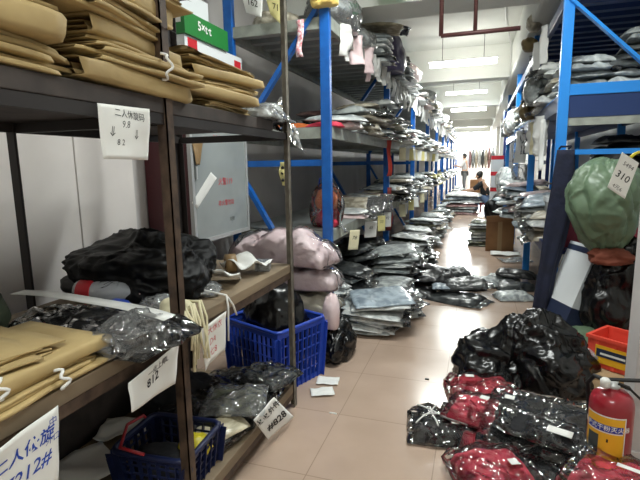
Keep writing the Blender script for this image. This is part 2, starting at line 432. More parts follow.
struct('window_frame', bm, ALU, parent=w)
for i, y in enumerate((4.15, 8.15, 11.9, 15.2, 18.4, 21.8)):
    struct(f'trim_{i+1}', B(-1.96, .72, y, y+(.3 if i else .45), 2.60, 3.1), CEILM)
struct('trim_7', B(.44, 1.0, 4.2, YEND, 2.58, 3.1, bev=.03), CEILM)
# wall boards behind the near rack
for i, (y0, y1) in enumerate(((.2, 1.02), (1.03, 1.86), (1.87, 2.28))):
    struct(f'trim_{8+i}', B(-1.955, -1.93, y0, y1, .55, 2.2), WBOARD)
# right hand columns further down
for i, y in enumerate((12.3, 15.6, 19.0)):
    struct(f'trim_{11+i}', B(.62, .95, y, y+.35, 0, 3.1), WALLL)

# ------------------------------------------------------------------ ceiling fittings
def lamp(x0, x1, y, z, label, w=.024):
    t = thing('ceiling_lamp', label, 'lamp', ((x0+x1)/2, y, z), 0, 'hanging tube lamps')
    hx = (x1-x0)/2
    bm = bmesh.new(); box(bm, -hx, hx, -.026, .026, .042, .06); obj('reflector', bm, CONDM, t, False)
    bm = bmesh.new(); tube(bm, [(-hx+.02, 0, 0), (hx-.02, 0, 0)], w, 10); obj('tube', bm, LAMP, t)
    for s in (-1, 1):
        bm = bmesh.new(); tube(bm, [(s*hx*.6, 0, .05), (s*hx*.6, 0, 3.1-z)], .004, 6); obj('hanger', bm, DARKIRON, t)
    ld = bpy.data.lights.new('lamp_light', 'AREA'); ld.shape = 'RECTANGLE'; ld.size = x1-x0; ld.size_y = .12; ld.energy = LP*(.75 if y < 0 else 1); ld.color = (.94, 1, .975)
    lo = bpy.data.objects.new('lamp_light', ld); COL.objects.link(lo); lo.location = (0, 0, -.066); lo.parent = t
LP = 36
lamp(-.74, .22, 7.35, 2.70, 'long tube lamp hung before the first ceiling beam, nearest of the visible lamps', .038)
lamp(-.75, .15, 11.1, 2.80, 'thin tube lamp, second one along the aisle ceiling')
lamp(-.75, .17, 13.4, 2.68, 'tube lamp third from the camera along the ceiling', .04)
lamp(-.7, .17, 16.4, 2.72, 'fourth tube lamp down the aisle, thin and far')
lamp(-.9, .3, 19.6, 2.72, 'fifth tube lamp, glaring near the far window', .06)
lamp(-.7, .4, 2.7, 2.95, 'tube lamp on ceiling above the bagged garments in the aisle')
lamp(-.7, .4, -.6, 2.9, 'tube lamp on ceiling above the camera place')
def pipe(x0, x1, y, z, yw, label, ext=True):
    t = thing('sprinkler_pipe', label, 'pipe', (x0, y, z), 0, 'sprinkler pipes')
    bm = bmesh.new(); tube(bm, [(0, 0, 3.1-z), (0, 0, 0)], .017, 8); obj('drop_pipe', bm, PIPEM, t)
    bm = bmesh.new(); tube(bm, [(0, 0, 0), (x1-x0, 0, 0)], .017, 8); obj('branch_pipe', bm, PIPEM, t)
    bm = bmesh.new(); tube(bm, [(yw-x0, 0, 0), (yw-x0, 0, 3.1-z)], .015, 8); obj('hanger_rod', bm, PIPEM, t)
pa, pb, pc = at(441, 36, Y=3.95), at(516, 30, Y=3.95), at(475, 33, Y=3.95)
pipe(pa.x, pb.x+.03, 3.95, pa.z, pc.x, 'dark red sprinkler pipe hanging below the ceiling, nearest one')
pipe(-.55, .46, 10.0, 2.93, -.15, 'dark red sprinkler pipe behind the nearest tube lamp')
pipe(-.5, .46, 13.0, 2.88, -.1, 'thin dark pipe between the second and third tube lamps')
t = thing('exit_sign', 'small green exit sign hanging under the ceiling above left rack', 'sign', (-.70, 4.02, 2.62))
obj('panel', B(-.12, .12, -.012, .012, 0, .12), EXITG, t, False)
bm = bmesh.new(); tube(bm, [(0, 0, .12), (0, 0, .36)], .006, 6); obj('hanger', bm, DARKIRON, t)
text_on('EXIT', PAPER, t, lambda u, v: Vector(((u-.5)*.24, -.012, v*.12)), .62, .5, .55, 2)
bm = bmesh.new(); tube(bm, [(.14, 4.62, 3.08), (.28, 6.8, 3.09), (.42, 8.1, 3.06), (.43, 8.12, 2.60), (.42, 12, 2.59)], .012, 8)
tag(obj('cable_conduit', bm, CONDM), 'white cable conduit running along the right side of the ceiling', 'conduit')

# ------------------------------------------------------------------ racks
def rack(name, label, xf, xb, ys, zs, ztop, pm_, bm_, dm_, side=1, edge=None, ribs=True):
    t = thing(name, label, 'rack', (xf, ys[0], 0))
    ox, oy = xf, ys[0]
    dx = xb-xf; sgn = 1 if dx > 0 else -1
    def part(n, b, m):
        for v in b.verts: v.co -= Vector((ox, oy, 0))
        return obj(n, b, m, t, False)
    for y in ys:
        for x in (xf, xb):
            bm = bmesh.new(); xs = x+sgn*(.034 if x == xf else -.034)
            box(bm, xs-.034, xs+.034, y-.024, y+.024, 0, ztop, bev=.004)
            box(bm, xs-.04, xs+.04, y-.035, y+.035, 0, .006)
            part('post', bm, pm_)
    for y0, y1 in zip(ys, ys[1:]):
        for z in zs:
            for x in (xf, xb):
                bm = bmesh.new(); xs = x+sgn*(.02 if x == xf else -.02)
                box(bm, xs-.018, xs+.018, y0+.024, y1-.024, z-.085, z-.006, bev=.004)
                part('beam', bm, bm_)
            bm = bmesh.new(); a, b = sorted((xf+sgn*.002, xb-sgn*.002))
            box(bm, a, b, y0+.03, y1-.03, z-.006, z)
            if ribs:
                k = int((y1-y0)/.19)
                for i in range(k):
                    yy = y0+.06+(y1-y0-.12)*(i+.5)/k
                    box(bm, a+.045, b-.045, yy-.035, yy+.035, z-.045, z-.004)
            part('shelf_panel', bm, dm_)
    y = ys[0]
    return t, part
LX, LB = -.97, -1.76
LY = [3.15+2.27*i for i in range(10)]
LZ = [.81, 1.54, 2.26]
lr, part = rack('storage_rack', 'long blue steel storage rack with grey shelves along the left wall', LX, LB, LY, LZ, 2.64, BLUE, STEEL, DECK)
for y in (LY[0], LY[1], LY[2]):
    bm = bmesh.new(); bar(bm, (LX-.08, y, 2.32), (LB+.05, y, 1.45), .03, .05, (0, 1, 0)); part('brace', bm, BLUE)
    bm = bmesh.new(); bar(bm, (LB+.05, y, 1.26), (LX-.06, y, .12), .03, .05, (0, 1, 0)); part('brace', bm, BLUE)
    bm = bmesh.new(); bar(bm, (LX-.05, y, 1.29), (LB+.05, y, 1.29), .03, .045, (0, 0, 1)); part('cross_bar', bm, BLUE)
    for z in LZ:
        bm = bmesh.new(); bar(bm, (LX-.05, y, z-.045), (LB+.05, y, z-.045), .03, .075, (0, 0, 1)); part('end_beam', bm, STEEL)
RX, RB = .52, 1.42
RY = [3.76, 5.64, 7.9, 10.2]
RZ = [.62, 1.76, 2.40]
rr, part = rack('storage_rack', 'blue steel storage rack along the right side of the aisle', RX, RB, RY, [.62, 2.40], 2.95, BLUE_LIT, NAVYM, NAVYM, ribs=True)
y = RY[0]
bm = bmesh.new(); bar(bm, (RX+.03, y-.03, 2.36), (RB-.05, y-.03, 1.55), .02, .05, (0, 1, 0)); part('brace', bm, BLUE_LIT)
bm = bmesh.new(); bar(bm, (RX+.05, y-.02, 1.335), (RB-.05, y-.02, 1.335), .03, .036, (0, 0, 1)); part('cross_bar', bm, BLUE_LIT)
for y0, y1 in zip(RY, RY[1:]):
    bm = bmesh.new(); box(bm, RX+.003, RB-.003, y0+.03, y1-.03, 1.725, 1.735); part('shelf_panel', bm, BLUE_LIT)
    bm = bmesh.new(); box(bm, RX+.003, RB-.003, y0+.03, y1-.03, 1.70, 1.724); part('shelf_panel', bm, NAVYM)
    for x in (RX+.02, RB-.02):
        bm = bmesh.new(); box(bm, x-.018, x+.018, y0+.024, y1-.024, 1.62, 1.70); part('beam', bm, NAVYM)
bm = bmesh.new(); box(bm, RX+.05, RB-.05, y-.02, y+.02, 1.725, 1.80, bev=.003); part('end_beam', bm, BLUE_LIT)
bm = bmesh.new(); box(bm, RX+.05, RB-.05, y-.012, y+.02, 1.575, 1.724); part('end_beam', bm, NAVYM)
bm = bmesh.new(); box(bm, RX+.05, RB-.05, y-.008, y+.02, 1.52, 1.574); part('end_beam', bm, STEEL)
RY2 = [12.9, 14.9, 17, 19.5]
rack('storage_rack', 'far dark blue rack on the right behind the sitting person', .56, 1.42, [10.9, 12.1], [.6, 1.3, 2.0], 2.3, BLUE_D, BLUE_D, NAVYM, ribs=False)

# ------------------------------------------------------------------ near brown rack
BX, BB, BY0, BY1 = -.88, -1.53, 1.2, 2.17
br_ = thing('angle_iron_rack', 'near rusty brown angle iron rack with worn board shelves', 'rack', (BX, BY0, 0))
def bpart(n, b, m, smooth=False):
    for v in b.verts: v.co -= Vector((BX, BY0, 0))
    return obj(n, b, m, br_, smooth)
def angle(x, y, sx, sy, z1):
    bm = bmesh.new()
    box(bm, min(x, x+sx*.034), max(x, x+sx*.034), y, y+sy*.004, 0, z1)
    box(bm, min(x, x+sx*.004), max(x, x+sx*.004), min(y, y+sy*.034), max(y, y+sy*.034), 0, z1)
    return bm
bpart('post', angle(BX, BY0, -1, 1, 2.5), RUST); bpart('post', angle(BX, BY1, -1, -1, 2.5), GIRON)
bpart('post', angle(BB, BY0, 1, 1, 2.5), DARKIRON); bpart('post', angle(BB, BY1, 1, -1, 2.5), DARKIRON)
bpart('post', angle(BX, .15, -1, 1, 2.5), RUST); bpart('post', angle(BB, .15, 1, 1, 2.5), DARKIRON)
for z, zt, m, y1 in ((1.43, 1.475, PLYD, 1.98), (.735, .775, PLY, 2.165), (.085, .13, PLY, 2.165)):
    bm = bmesh.new(); box(bm, BB+.005, BX-.006, .19, y1, z, zt, bev=.003); bpart('shelf_board', bm, m)
    for x in (BX-.02, BB+.02):
        bm = bmesh.new(); box(bm, x-.012, x+.012, .19, BY1-.005, z-.032, z-.001); bpart('shelf_rail', bm, DARKIRON if z > 1.4 else RUST)
    for y in (BY0+.02, BY1-.02):
        bm = bmesh.new(); box(bm, BB+.036, BX-.036, y-.012, y+.012, z-.034, z-.002); bpart('cross_rail', bm, DARKIRON)

# ------------------------------------------------------------------ goods on the brown rack
tag(obj('dark_board', B(-1.60, -1.575, .2, 2.2, 0, .72), PLYD, None, False), 'added dark brown board darkening the background behind the lower brown rack', 'board')  # made-up board, put in only to darken what shows below the shelves
def kraft(name, label, loc, L, D, H, seed, rz=0, tie=None, film=False, group=None, rx=0, ry=0, writing=None):
    t = thing(name, label, 'paper packet', loc, rz, group); t.rotation_euler = (rx, ry, rz)
    obj('paper_wrap', kraft_mesh(L, D, H, seed), KRAFT, t)
    o = obj('packed_sheets', pack_bm(D*.8, L*.8, H*.5, seed, .003), KRAFT2, t); o.location = (-.03, 0, H*.2)
    if tie is not None:
        bm = bmesh.new()
        pts = []
        for i in range(17):
            a = -math.pi/2+math.pi*i/16
            pts.append((D/2-.02+.032*math.cos(a), tie+.01*math.sin(i), H/2+(H/2+.006)*math.sin(a)))
        tube(bm, pts, .004, 6); obj('tie_string', bm, PAPER, t)
    if film:
        def fn(u, v):
            a = -math.pi*.1+math.pi*.62*u
            x = -D/2+D*(1-u) if u < .0 else D/2*math.cos(a*.0)-D*.9*u
            return Vector((D/2+.004-D*.95*u, (v-.5)*L*1.02, H*1.12+.012*nz((u*2, v*3, seed), 1.6)-.5*H*(1-min(1, u*6))))
        obj('plastic_cover', sheet(14, 12, fn), FILM2, t)
    if writing:
        text_on(writing, INK, t, lambda u, v: Vector((D/2+.004, -L/2+L*u, H*v)), .3, .55, .45, L/H)
    return t
GK = 'kraft paper packets on the upper shelf'
kx = -1.045
cols = [(.62, ['far left']), (1.10, ['middle']), (1.60, ['right'])]
hts = [(5, .072), (6, .052), (5, .04)]
for c, (yc, nm) in enumerate(cols):
    z = 1.477
    for i in range(hts[c][0]):
        H = hts[c][1]*RNG.uniform(.85, 1.15)
        pos = ['bottom', 'second from bottom', 'third from bottom', 'fourth from bottom', 'fifth from bottom', 'topmost'][i if i < hts[c][0]-1 else 5]
        kraft('kraft_packet', f'kraft paper packet on the upper shelf, {pos} in the {nm[0]} stack', (kx+RNG.uniform(-.02, .03), yc+RNG.uniform(-.05, .05), z), RNG.uniform(.40, .48), .33, H, 20+c*7+i,
              R(RNG.uniform(-9, 9)), tie=(.05 if (c, i) in ((0, 2), (1, 1)) else None), film=(i == hts[c][0]-1 or (c, i) in ((0, 3), (1, 3))), group=GK, rx=R(RNG.uniform(-3.5, 1.5)))
        z += H*1.0
GM = 'kraft paper packets on the middle shelf'
z = .777
for i, (yy, H, l, tie, wr) in enumerate(((.70, .034, 'kraft paper packet on middle shelf, bottom of the stack above the blue-lettered tag', .05, None),
                                       (.72, .036, 'kraft paper packet on middle shelf with white tie, middle of the stack', -.09, None),
                                       (.61, .03, 'kraft paper packet on middle shelf with dark writing, top of the stack', None, '二人 依旋'))):
    kraft('kraft_packet', l, (-1.03-.02*i, yy, z), .44, .30, H, 60+i, R(3-4*i), tie=tie, group=GM, writing=wr); z += H*1.0

def wrapped(name, label, cat, loc, w, d, h, seed, cloth, rz=0, group=None, sticker=None, rx=0, ry=0, wr=.014, film=FILM, infl=1.1, strips=()):
    t = thing(name, label, cat, loc, rz, group); t.rotation_euler = (rx, ry, rz)
    obj('garment', pack_bm(w*.9, d*.9, h*.85, seed, wr, 26, 24, 6), cloth, t)
    o = obj('plastic_bag', pack_bm(w*infl, d*infl, h*1.0, seed, wr*1.9, 40, 36, 7), film, t)
    if sticker:
        sx, sy, sw, sh = sticker[0], sticker[1], sticker[2]*.72, sticker[3]*.72
        o = obj('paper_label', sheet(4, 4, lambda u, v: Vector((sx+(u-.5)*sw, sy+(v-.5)*sh, h*1.02+.006)), .0008), PAPER, t)
    for k, (x0, y0, x1, y1) in enumerate(strips):
        bm = bmesh.new(); tube(bm, [(x0+(x1-x0)*i/8, y0+(y1-y0)*i/8, h*1.06+.003+.004*math.sin(i)) for i in range(9)], .0035, 5)
        obj('plastic_seam', bm, WHITEPL, t)
    return t
t = wrapped('bagged_garment', 'large clear bag of black clothing with a white strip, middle shelf of brown rack', 'bagged garment', (-1.08, 1.045, .777), .56, .27, .062, 81, CLOTHBLK, 0, wr=.016)
o = obj('white_strip', sheet(16, 2, lambda u, v: Vector((-.36+.62*u, .03+.055*v-.03*u*u, .094-.04*max(0, u-.6)**2*4+.004*math.sin(u*7))), .001), WHITEPL, t)
t2 = thing('loose_plastic', 'crumpled clear plastic drooping over the middle shelf edge beside the big bag', 'plastic', (-.875, 1.02, .80))
obj('film_fold', bag_bm(.085, .13, .085, 82, 5, .3, .25, 2.6, -.5), FILM2, t2).location = (-.035, 0, -.02)
bg = bag_bm(.26, .24, .25, 5, 6, .2, .34, 2.1, -.5)
tag(obj('black_plastic_bag', bg, BAGBLK2), 'crumpled matt black plastic bag lying at the rear of middle shelf', 'bag').location = (-1.28, 1.53, .777)
bg = bag_bm(.17, .12, .10, 9, 4, .16, .3, 2.0, -.5)
tag(obj('black_cloth_heap', bg, BAGBLK2), 'flat black bag scrap behind the big clear bag of clothing', 'bag').location = (-1.40, 1.46, .777)
bg = bag_bm(.12, .11, .15, 12, 4, .12, .2, 2, -.6)
tag(obj('green_plastic_bag', bg, BAGGRN2), 'dull green bag at the far left edge of middle shelf', 'bag').location = (-1.40, .90, .80)
# bottle
t = thing('water_bottle', 'clear plastic drink bottle with red label lying on middle shelf', 'bottle', (-1.37, 1.28, .835)); t.rotation_euler = (0, R(92), R(10))
bm = bmesh.new(); lathe(bm, [(.004, 0), (.036, .002), (.04, .012), (.04, .06), (.037, .07), (.04, .08), (.041, .15), (.036, .18), (.022, .205), (.0145, .222), (.0145, .235)], 24); obj('bottle_body', bm, PETM, t)
bm = bmesh.new(); lathe(bm, [(.0405, .015), (.0412, .016), (.0412, .068), (.0405, .069)], 24); obj('bottle_label', bm, REDMARK, t)
bm = bmesh.new(); lathe(bm, [(.016, .232), (.0165, .234), (.0165, .25), (.015, .252)], 16); obj('cap', bm, PINKP, t)
bm = bag_bm(.05, .04, .035, 14, 3, .2, .2, 2)
tag(obj('plastic_scrap', bm, PLASTB), 'small blue plastic scrap below the bottle neck', 'plastic').location = (-1.13, 1.215, .80)
bm = bag_bm(.075, .055, .06, 15, 4, .28, .2, 2.4)
tag(obj('crumpled_film', bm, film_dense), 'ball of crumpled clear film behind the rusty front post', 'plastic').location = (-1.02, 1.30, .777)
t = thing('string_bundle', 'bundle of cream strings hanging over the shelf edge beside rusty post', 'string', (-.885, 1.27, .79))
for i in range(9):
    bm = bmesh.new(); yy = -.035+.011*i; q = RNG.uniform(.1, .2)
    jy = [yy+RNG.uniform(-.014, .014) for _ in range(5)]; tube(bm, [(-.05, jy[0], .02+.01*math.sin(i*2)), (0, jy[1], .03), (.018, jy[2], -.03), (.012+RNG.uniform(0, .014), jy[3], -q*.6), (.014+RNG.uniform(0, .01), jy[4], -q)], RNG.uniform(.003, .006), 5)
    obj('string', bm, CREAM, t)
bm = bag_bm(.05, .045, .05, 17, 3, .3, .2, 2.5); obj('knot', bm, CREAM, t).location = (-.06, 0, -.0)
t = thing('tape_roll', 'roll of brown packing tape standing on the middle shelf', 'tape', (-1.09, 1.90, .822), R(40))
bm = bmesh.new()
M0 = Matrix.Rotation(R(90), 4, 'Y'); lathe(bm, [(.026, -.024), (.044, -.024), (.044, .024), (.026, .024), (.026, -.024)], 28, M0); obj('tape', bm, TAPE, t)
bm = bmesh.new(); lathe(bm, [(.024, -.025), (.0258, -.025), (.0258, .025), (.024, .025), (.024, -.025)], 24, M0); obj('cardboard_core', bm, CARD, t)
def paper_sheet(name, label, loc, w, d, rz, seed, mat=PAPER, amp=.02, cat='paper', group=None, tilt=(0, 0)):
    o = obj(name, sheet(10, 10, lambda u, v: Vector(((u-.5)*w, (v-.5)*d, .001+amp*max(0, .5+ridge((u, v, seed), 1.5, seed)*.5+nz((u, v, seed), 2)))), .0008), mat)
    o.location = loc; o.rotation_euler = (tilt[0], tilt[1], rz); return tag(o, label, cat, group)
paper_sheet('paper_sheet', 'white printed paper leaning in front of the tape roll', (-1.0, 1.70, .80), .11, .17, R(20), 3, amp=.03, tilt=(R(-20), R(15)))
paper_sheet('paper_sheet', 'white crumpled paper behind the small clear box on middle shelf', (-1.02, 1.92, .79), .2, .15, R(-15), 5, amp=.06)
bm = bag_bm(.10, .075, .05, 19, 4, .25, .2, 2.4)
tag(obj('crumpled_film', bm, film_dense), 'heap of crumpled clear film in front of white printed paper', 'plastic').location = (-1.04, 1.53, .777)
t = thing('clear_box', 'small clear plastic box standing on the middle shelf', 'box', (-.965, 1.99, .777), R(15))
bm = bmesh.new()
for a in ((-.035, .035, -.03, -.028, 0, .045), (-.035, .035, .028, .03, 0, .045), (-.035, -.033, -.03, .03, 0, .045), (.033, .035, -.03, .03, 0, .045), (-.035, .035, -.03, .03, 0, .002)): box(bm, *a)
obj('box_walls', bm, film_dense, t, False); obj('box_lid', B(-.037, .037, -.032, .032, .045, .049), film_dense, t, False)
t = thing('white_string', 'white plastic strings hanging over shelf edge above red-lettered tag', 'string', (-.885, 1.5, .78))
for k, (y1, L) in enumerate(((-.02, .16), (.05, .08))):
    bm = bmesh.new(); tube(bm, [(-.14, -.02*k, .03), (-.06, .0, .02), (.0, .0, .012), (.012, y1*.5, -.03), (.012, y1, -L)], .004, 6); obj('string', bm, WHITEPL, t)

# tags of the brown rack
XT = -.868
def q(*pts, X=XT): return [at(x, y, X=X) for x, y in pts]
paper_tag('hanging_tag', 'white paper tag with arrows hanging under the upper shelf near kraft packets', 'handwritten tags of the brown rack', *q((97, 103), (150, 109), (151, 160), (100, 159)),
          [('二人休旋码', INK, .58, .83, .17, 0, -.08, .0015), ('9.8', INKG, .46, .65, .19, .3), ('⇓', INK, .20, .50, .26, .2), ('⇓', INK, .70, .47, .26), ('8 2', INK, .34, .31, .16, .2)], seed=1)
paper_tag('hanging_tag', 'white tag with black number 812 hanging left of the rusty post', 'handwritten tags of the brown rack', *q((128, 383), (178, 343), (178, 384), (128, 412), X=-.855),
          [('一化上帅L', INK, .56, .80, .2, .15, .08, .0015, 'writing', .015), ('812', INK, .46, .52, .34, .2, .25, .0015, 'writing', .02)], seed=2)
paper_tag('hanging_tag', 'white tag with red handwriting hanging right of the rusty post', 'handwritten tags of the brown rack', *q((200, 330), (226, 311), (226, 350), (205, 371)),
          [('大休衣', INKR, .55, .80, .2), ('DA', INKR, .45, .52, .22, .2), ('七8', INKR, .5, .24, .22)], seed=3)
paper_tag('hanging_tag', 'white tag with blue number 7212 at the lower left corner of the picture', 'handwritten tags of the brown rack', *q((-40, 478), (57, 405), (56, 480), (-40, 560), X=-.86),
          [('二人依旋', INKB, .62, .70, .21, .1, .04, .0015, 'writing', .015), ('中', INKB, .93, .84, .13), ('外口', INKB, .93, .62, .11), ('7212#', INKB, .66, .40, .25, .2, .08, .0015, 'writing', .01)], seed=4)
paper_tag('hanging_tag', 'white tag with bold black number 828 at the lowest shelf end', 'handwritten tags of the brown rack', *q((253, 420), (274, 397), (291, 416), (271, 440), X=-.84),
          [('仅仅外件', INK, .5, .76, .22, 0, 0, .0015, 'writing', .02), ('#828', INK, .52, .34, .3, .15, 0, .0015, 'writing', .025)], seed=5)

# lowest shelf
zl = .132
GL = 'dark bagged clothes on the lowest shelf'
wrapped('bagged_garment', 'charcoal bagged garment at the far end of lowest shelf under the blue basket', 'bagged garment', (-1.12, 1.99, zl), .42, .30, .07, 91, CLOTHBLK, R(8), GL)
wrapped('bagged_garment', 'black bagged garment with printed film hanging over the lowest shelf corner', 'bagged garment', (-.98, 2.03, zl+.07), .26, .24, .045, 92, PK['charcoal'], R(-12), GL)
wrapped('bagged_garment', 'large dark bagged garment in the middle of the lowest shelf', 'bagged garment', (-1.12, 1.66, zl), .40, .32, .09, 93, CLOTHBLK, R(-6), GL)
wrapped('bagged_garment', 'dark bagged garment with beige edge behind the number 828 tag', 'bagged garment', (-1.0, 1.73, zl+.092), .26, .26, .03, 94, PK['olive'], R(20), GL, film=FILM2)
t = thing('paper_bag', 'flat cream plastic sleeve lying beside the yellow scrap on lowest shelf', 'sleeve', (-.97, 1.54, zl+.07), R(-35)); t.rotation_euler = (0, R(14), R(-25))
obj('sleeve', pack_bm(.12, .24, .02, 95, .003), PK['cream'], t)
def basket(name, label, loc, rz, L, W, H, mat, rimmat, group=None, taper=.9, handle=None, n=9, m=5):
    t = thing(name, label, 'basket', loc, rz, group)
    def corner(sx, sy, f): k = taper+(1-taper)*f; return Vector((sx*L/2*k, sy*W/2*k, H*f))
    cs = [(-1, -1), (1, -1), (1, 1), (-1, 1)]
    for a, b in zip(cs, cs[1:]+cs[:1]):
        bm = bmesh.new()
        A0, A1, B0, B1 = corner(*a, 0), corner(*a, .92), corner(*b, 0), corner(*b, .92)
        nb = n if a[1] == b[1] else max(4, int(n*W/L))
        for i in range(nb+1):
            f = i/nb; wd = .05 if i in (0, nb) else max(.009, .55*(B0-A0).length/nb)
            bar(bm, A0.lerp(B0, f), A1.lerp(B1, f), wd, .004, (b[0]-a[0], b[1]-a[1], 0))
        for j in range(m+1):
            f = .04+.9*j/m
            bar(bm, corner(*a, f), corner(*b, f), .004, .028 if j in (0, m) else .008)
        obj('side_panel', bm, mat, t, False)
    bm = bmesh.new(); k = taper
    box(bm, -L/2*k, L/2*k, -W/2*k, W/2*k, 0, .006); obj('basket_bottom', bm, mat, t, False)
    bm = bmesh.new(); pts = []
    rr = .035
    for (sx, sy), a0 in zip(((1, 1), (-1, 1), (-1, -1), (1, -1)), (0, 90, 180, 270)):
        for i in range(5):
            a = R(a0+90*i/4); pts.append((sx*(L/2-rr)+rr*math.cos(a), sy*(W/2-rr)+rr*math.sin(a), H))
    pts.append(pts[0]); tube(bm, pts, .011, 8); obj('rim', bm, rimmat, t)
    if handle:
        bm = bmesh.new()
        tube(bm, [(-L/2, W*.3, H+.01), (-L/2-.01, W*.3, H+.02), (-L/2+.0, -W*.12, H+.045), (-L/2+.06, -W/2-.02, H+.035), (0, -W/2-.015, H+.02)], .006, 6); obj('handle', bm, handle, t)
    return t
basket('plastic_basket', 'small navy plastic basket with red handle on the lowest shelf', (-1.06, 1.33, zl), R(4), .30, .26, .15, PLASTN, PLASTN, None, .88, PLASTR, 8, 4)
bm = bag_bm(.06, .05, .06, 31, 3, .3, .2, 2.2); tag(obj('yellow_scrap', bm, YELLOWB), 'crumpled yellow plastic wrapper inside the small navy basket', 'wrapper').location = (-.98, 1.38, zl+.075)
bm = bag_bm(.12, .10, .09, 32, 4, .2, .2, 2); tag(obj('dark_cloth', bm, CLOTHBLK), 'dark cloth lying inside the small navy basket', 'cloth').location = (-1.08, 1.32, zl+.008)
for i, (x, y, rz) in enumerate(((-1.43, 1.50, 20), (-1.38, 1.24, -30), (-1.30, 1.56, 60))):
    paper_sheet('paper_sheet', ['white torn paper on lowest shelf left of navy basket', 'large pale paper on lowest shelf near the lower left', 'thin white paper strip at the rear of lowest shelf'][i], (x, y, zl), (.2, .26, .16)[i], (.15, .2, .04)[i], R(rz), 40+i, amp=.03)
bm = bag_bm(.13, .2, .14, 33, 4, .2, .25, 2); tag(obj('dark_cloth_heap', bm, CLOTHBLK), 'heap of dark clothes behind the navy basket on lowest shelf', 'clothes').location = (-1.36, 1.78, zl)

# plastic bag at the upper shelf end
wrapped('bagged_garment', 'clear bag of grey clothing at the right end of upper shelf', 'bagged garment', (-.985, 1.99, 1.477), .27, .32, .065, 96, PK['white'], R(10), film=FILM2)
t = thing('loose_plastic', 'clear plastic bag tail fanning over the upper shelf end', 'plastic', (-.93, 2.13, 1.49))
obj('fanned_film', sheet(14, 14, lambda u, v: Vector((-.05+.16*v*u, .0+.16*u-.05*v, .15*(.45-v)*2*u-.0+.025*math.sin(v*13)*u+.02*nz((u, v, 1), 3)))), film_dense, t)
obj('garment_end', pack_bm(.13, .10, .02, 97, .008), PK['charcoal'], t).location = (.0, .05, -.01)

# ------------------------------------------------------------------ fire hose cabinet
t = thing('fire_hose_cabinet', 'fire hose cabinet with grey glass door and dark red side', 'cabinet', (-1.79, 2.77, .80))
obj('cabinet_body', B(-.16, .155, -.36, .36, 0, .88, bev=.004), DKRED, t, False)
dr = obj('door', B(.155, .168, -.345, .345, .02, .86), CABGREY, t, False)
bm = bmesh.new()
for a in ((-.36, -.335, 0, .88), (.335, .36, 0, .88)): box(bm, .15, .176, a[0], a[1], a[2], a[3])
for a in ((0, .025), (.855, .88)): box(bm, .15, .1755, -.36, .36, a[0], a[1])
obj('door_frame', bm, ALU, t, False)
fn = lambda u, v: Vector((.1685, -.335+.67*u, .02+.84*v))
text_on('火警119', INKR, dr, fn, .56, .42, .065, .8); text_on('非火警勿动', INKR, dr, fn, .56, .25, .05, .8); text_on('XPR', INKG, dr, fn, .66, .11, .045, .8, .3)
text_on('H R', INKR, dr, fn, .45, .75, .08, .8); text_on('↗', INKR, dr, fn, .50, .84, .07, .8)
obj('handle', B(.168, .182, -.32, -.305, .40, .48, bev=.003), ALU, dr, False)
paper_tag('paper_strip', 'white printed paper strip taped slanting on the fire hose cabinet door', None, *q((211, 172), (217, 178), (197, 209), (192, 203), X=-1.617), [], seed=6, cat='paper', curl=.004)
paper_tag('tape_scrap', 'brown torn tape hanging on top of the cabinet door', None, *q((191, 138), (203, 140), (201, 165), (195, 165), X=-1.612), [], TAPE, seed=8, cat='tape', curl=.01)
t = thing('white_carton', 'white carton with red marks standing on the fire hose cabinet', 'carton', (-1.79, 2.80, 1.683))
obj('carton', B(-.16, .14, -.33, .37, 0, .36), WBOX, t, False)
for k, (a, b, c, d) in enumerate(((-.30, -.20, .29, .35), (.26, .355, .20, .33))): obj('red_print', B(.14, .1408, a, b, c, d), REDMARK, t, False)
t = thing('green_carton', 'green carton with white lettering stacked on the white carton', 'carton', (-1.76, 2.70, 2.044))
obj('carton', B(-.13, .13, -.25, .25, 0, .125), GREENBOX, t, False)
text_on('5×t·t', PAPER, t, lambda u, v: Vector((.131, -.25+.5*u, .125*v)), .42, .55, .6, 4, 0, 0, .0012, 'lettering', .02)
for k, x in enumerate((-.115, .03)): obj('paper_label', B(x, x+.075, -.2512, -.25, .06, .11), PAPER, t, False)
bm = B(-.13, .09, -.22, .1, 0, .13); tag(obj('small_carton', bm, WBOX, None, False), 'pale plain carton on top of the green carton', 'carton').location = (-1.76, 2.68, 2.17)

# ------------------------------------------------------------------ basket and pink bundles between the racks
basket('plastic_basket', 'large royal blue plastic basket on the floor beside the brown rack', (-1.135, 2.475, 0), R(-22), .46, .40, .37, PLASTB, PLASTB, None, .9, None, 12, 5)
bg = bag_bm(.205, .175, .57, 41, 5, .10, .12, 2.2, -.75)
tag(obj('black_plastic_bag', bg, BAGBLK), 'shiny black plastic bag bulging out of the blue basket', 'bag').location = (-1.135, 2.475, .01)
GP = 'bagged puffy clothes beside the blue rack'
def puff(label, loc, w, d, h, seed, mat, rz=0, rx=0, ry=0):
    t = thing('bagged_clothing', label, 'bagged clothing', loc, rz, GP); t.rotation_euler = (rx, ry, rz)
    obj('garment', pack_bm(w, d, h, seed, .03, 34, 26, 3.2, True), mat, t)
    obj('plastic_bag', pack_bm(w*1.06, d*1.06, h*1.05, seed, .034, 34, 26, 4.5, True), FILMS, t)
    return t
puff('dark bagged bundle at the base of the pink stack behind the basket', (-1.26, 2.93, 0), .62, .30, .30, 51, CLOTHBLK)
puff('cream bagged puffy bundle under the two pink ones', (-1.20, 2.93, .285), .66, .32, .17, 52, PUFFC, R(-4))
puff('pale pink bagged puffy bundle, middle of the stack beside the first blue post', (-1.21, 2.92, .45), .70, .32, .19, 53, PUFFP, R(3))
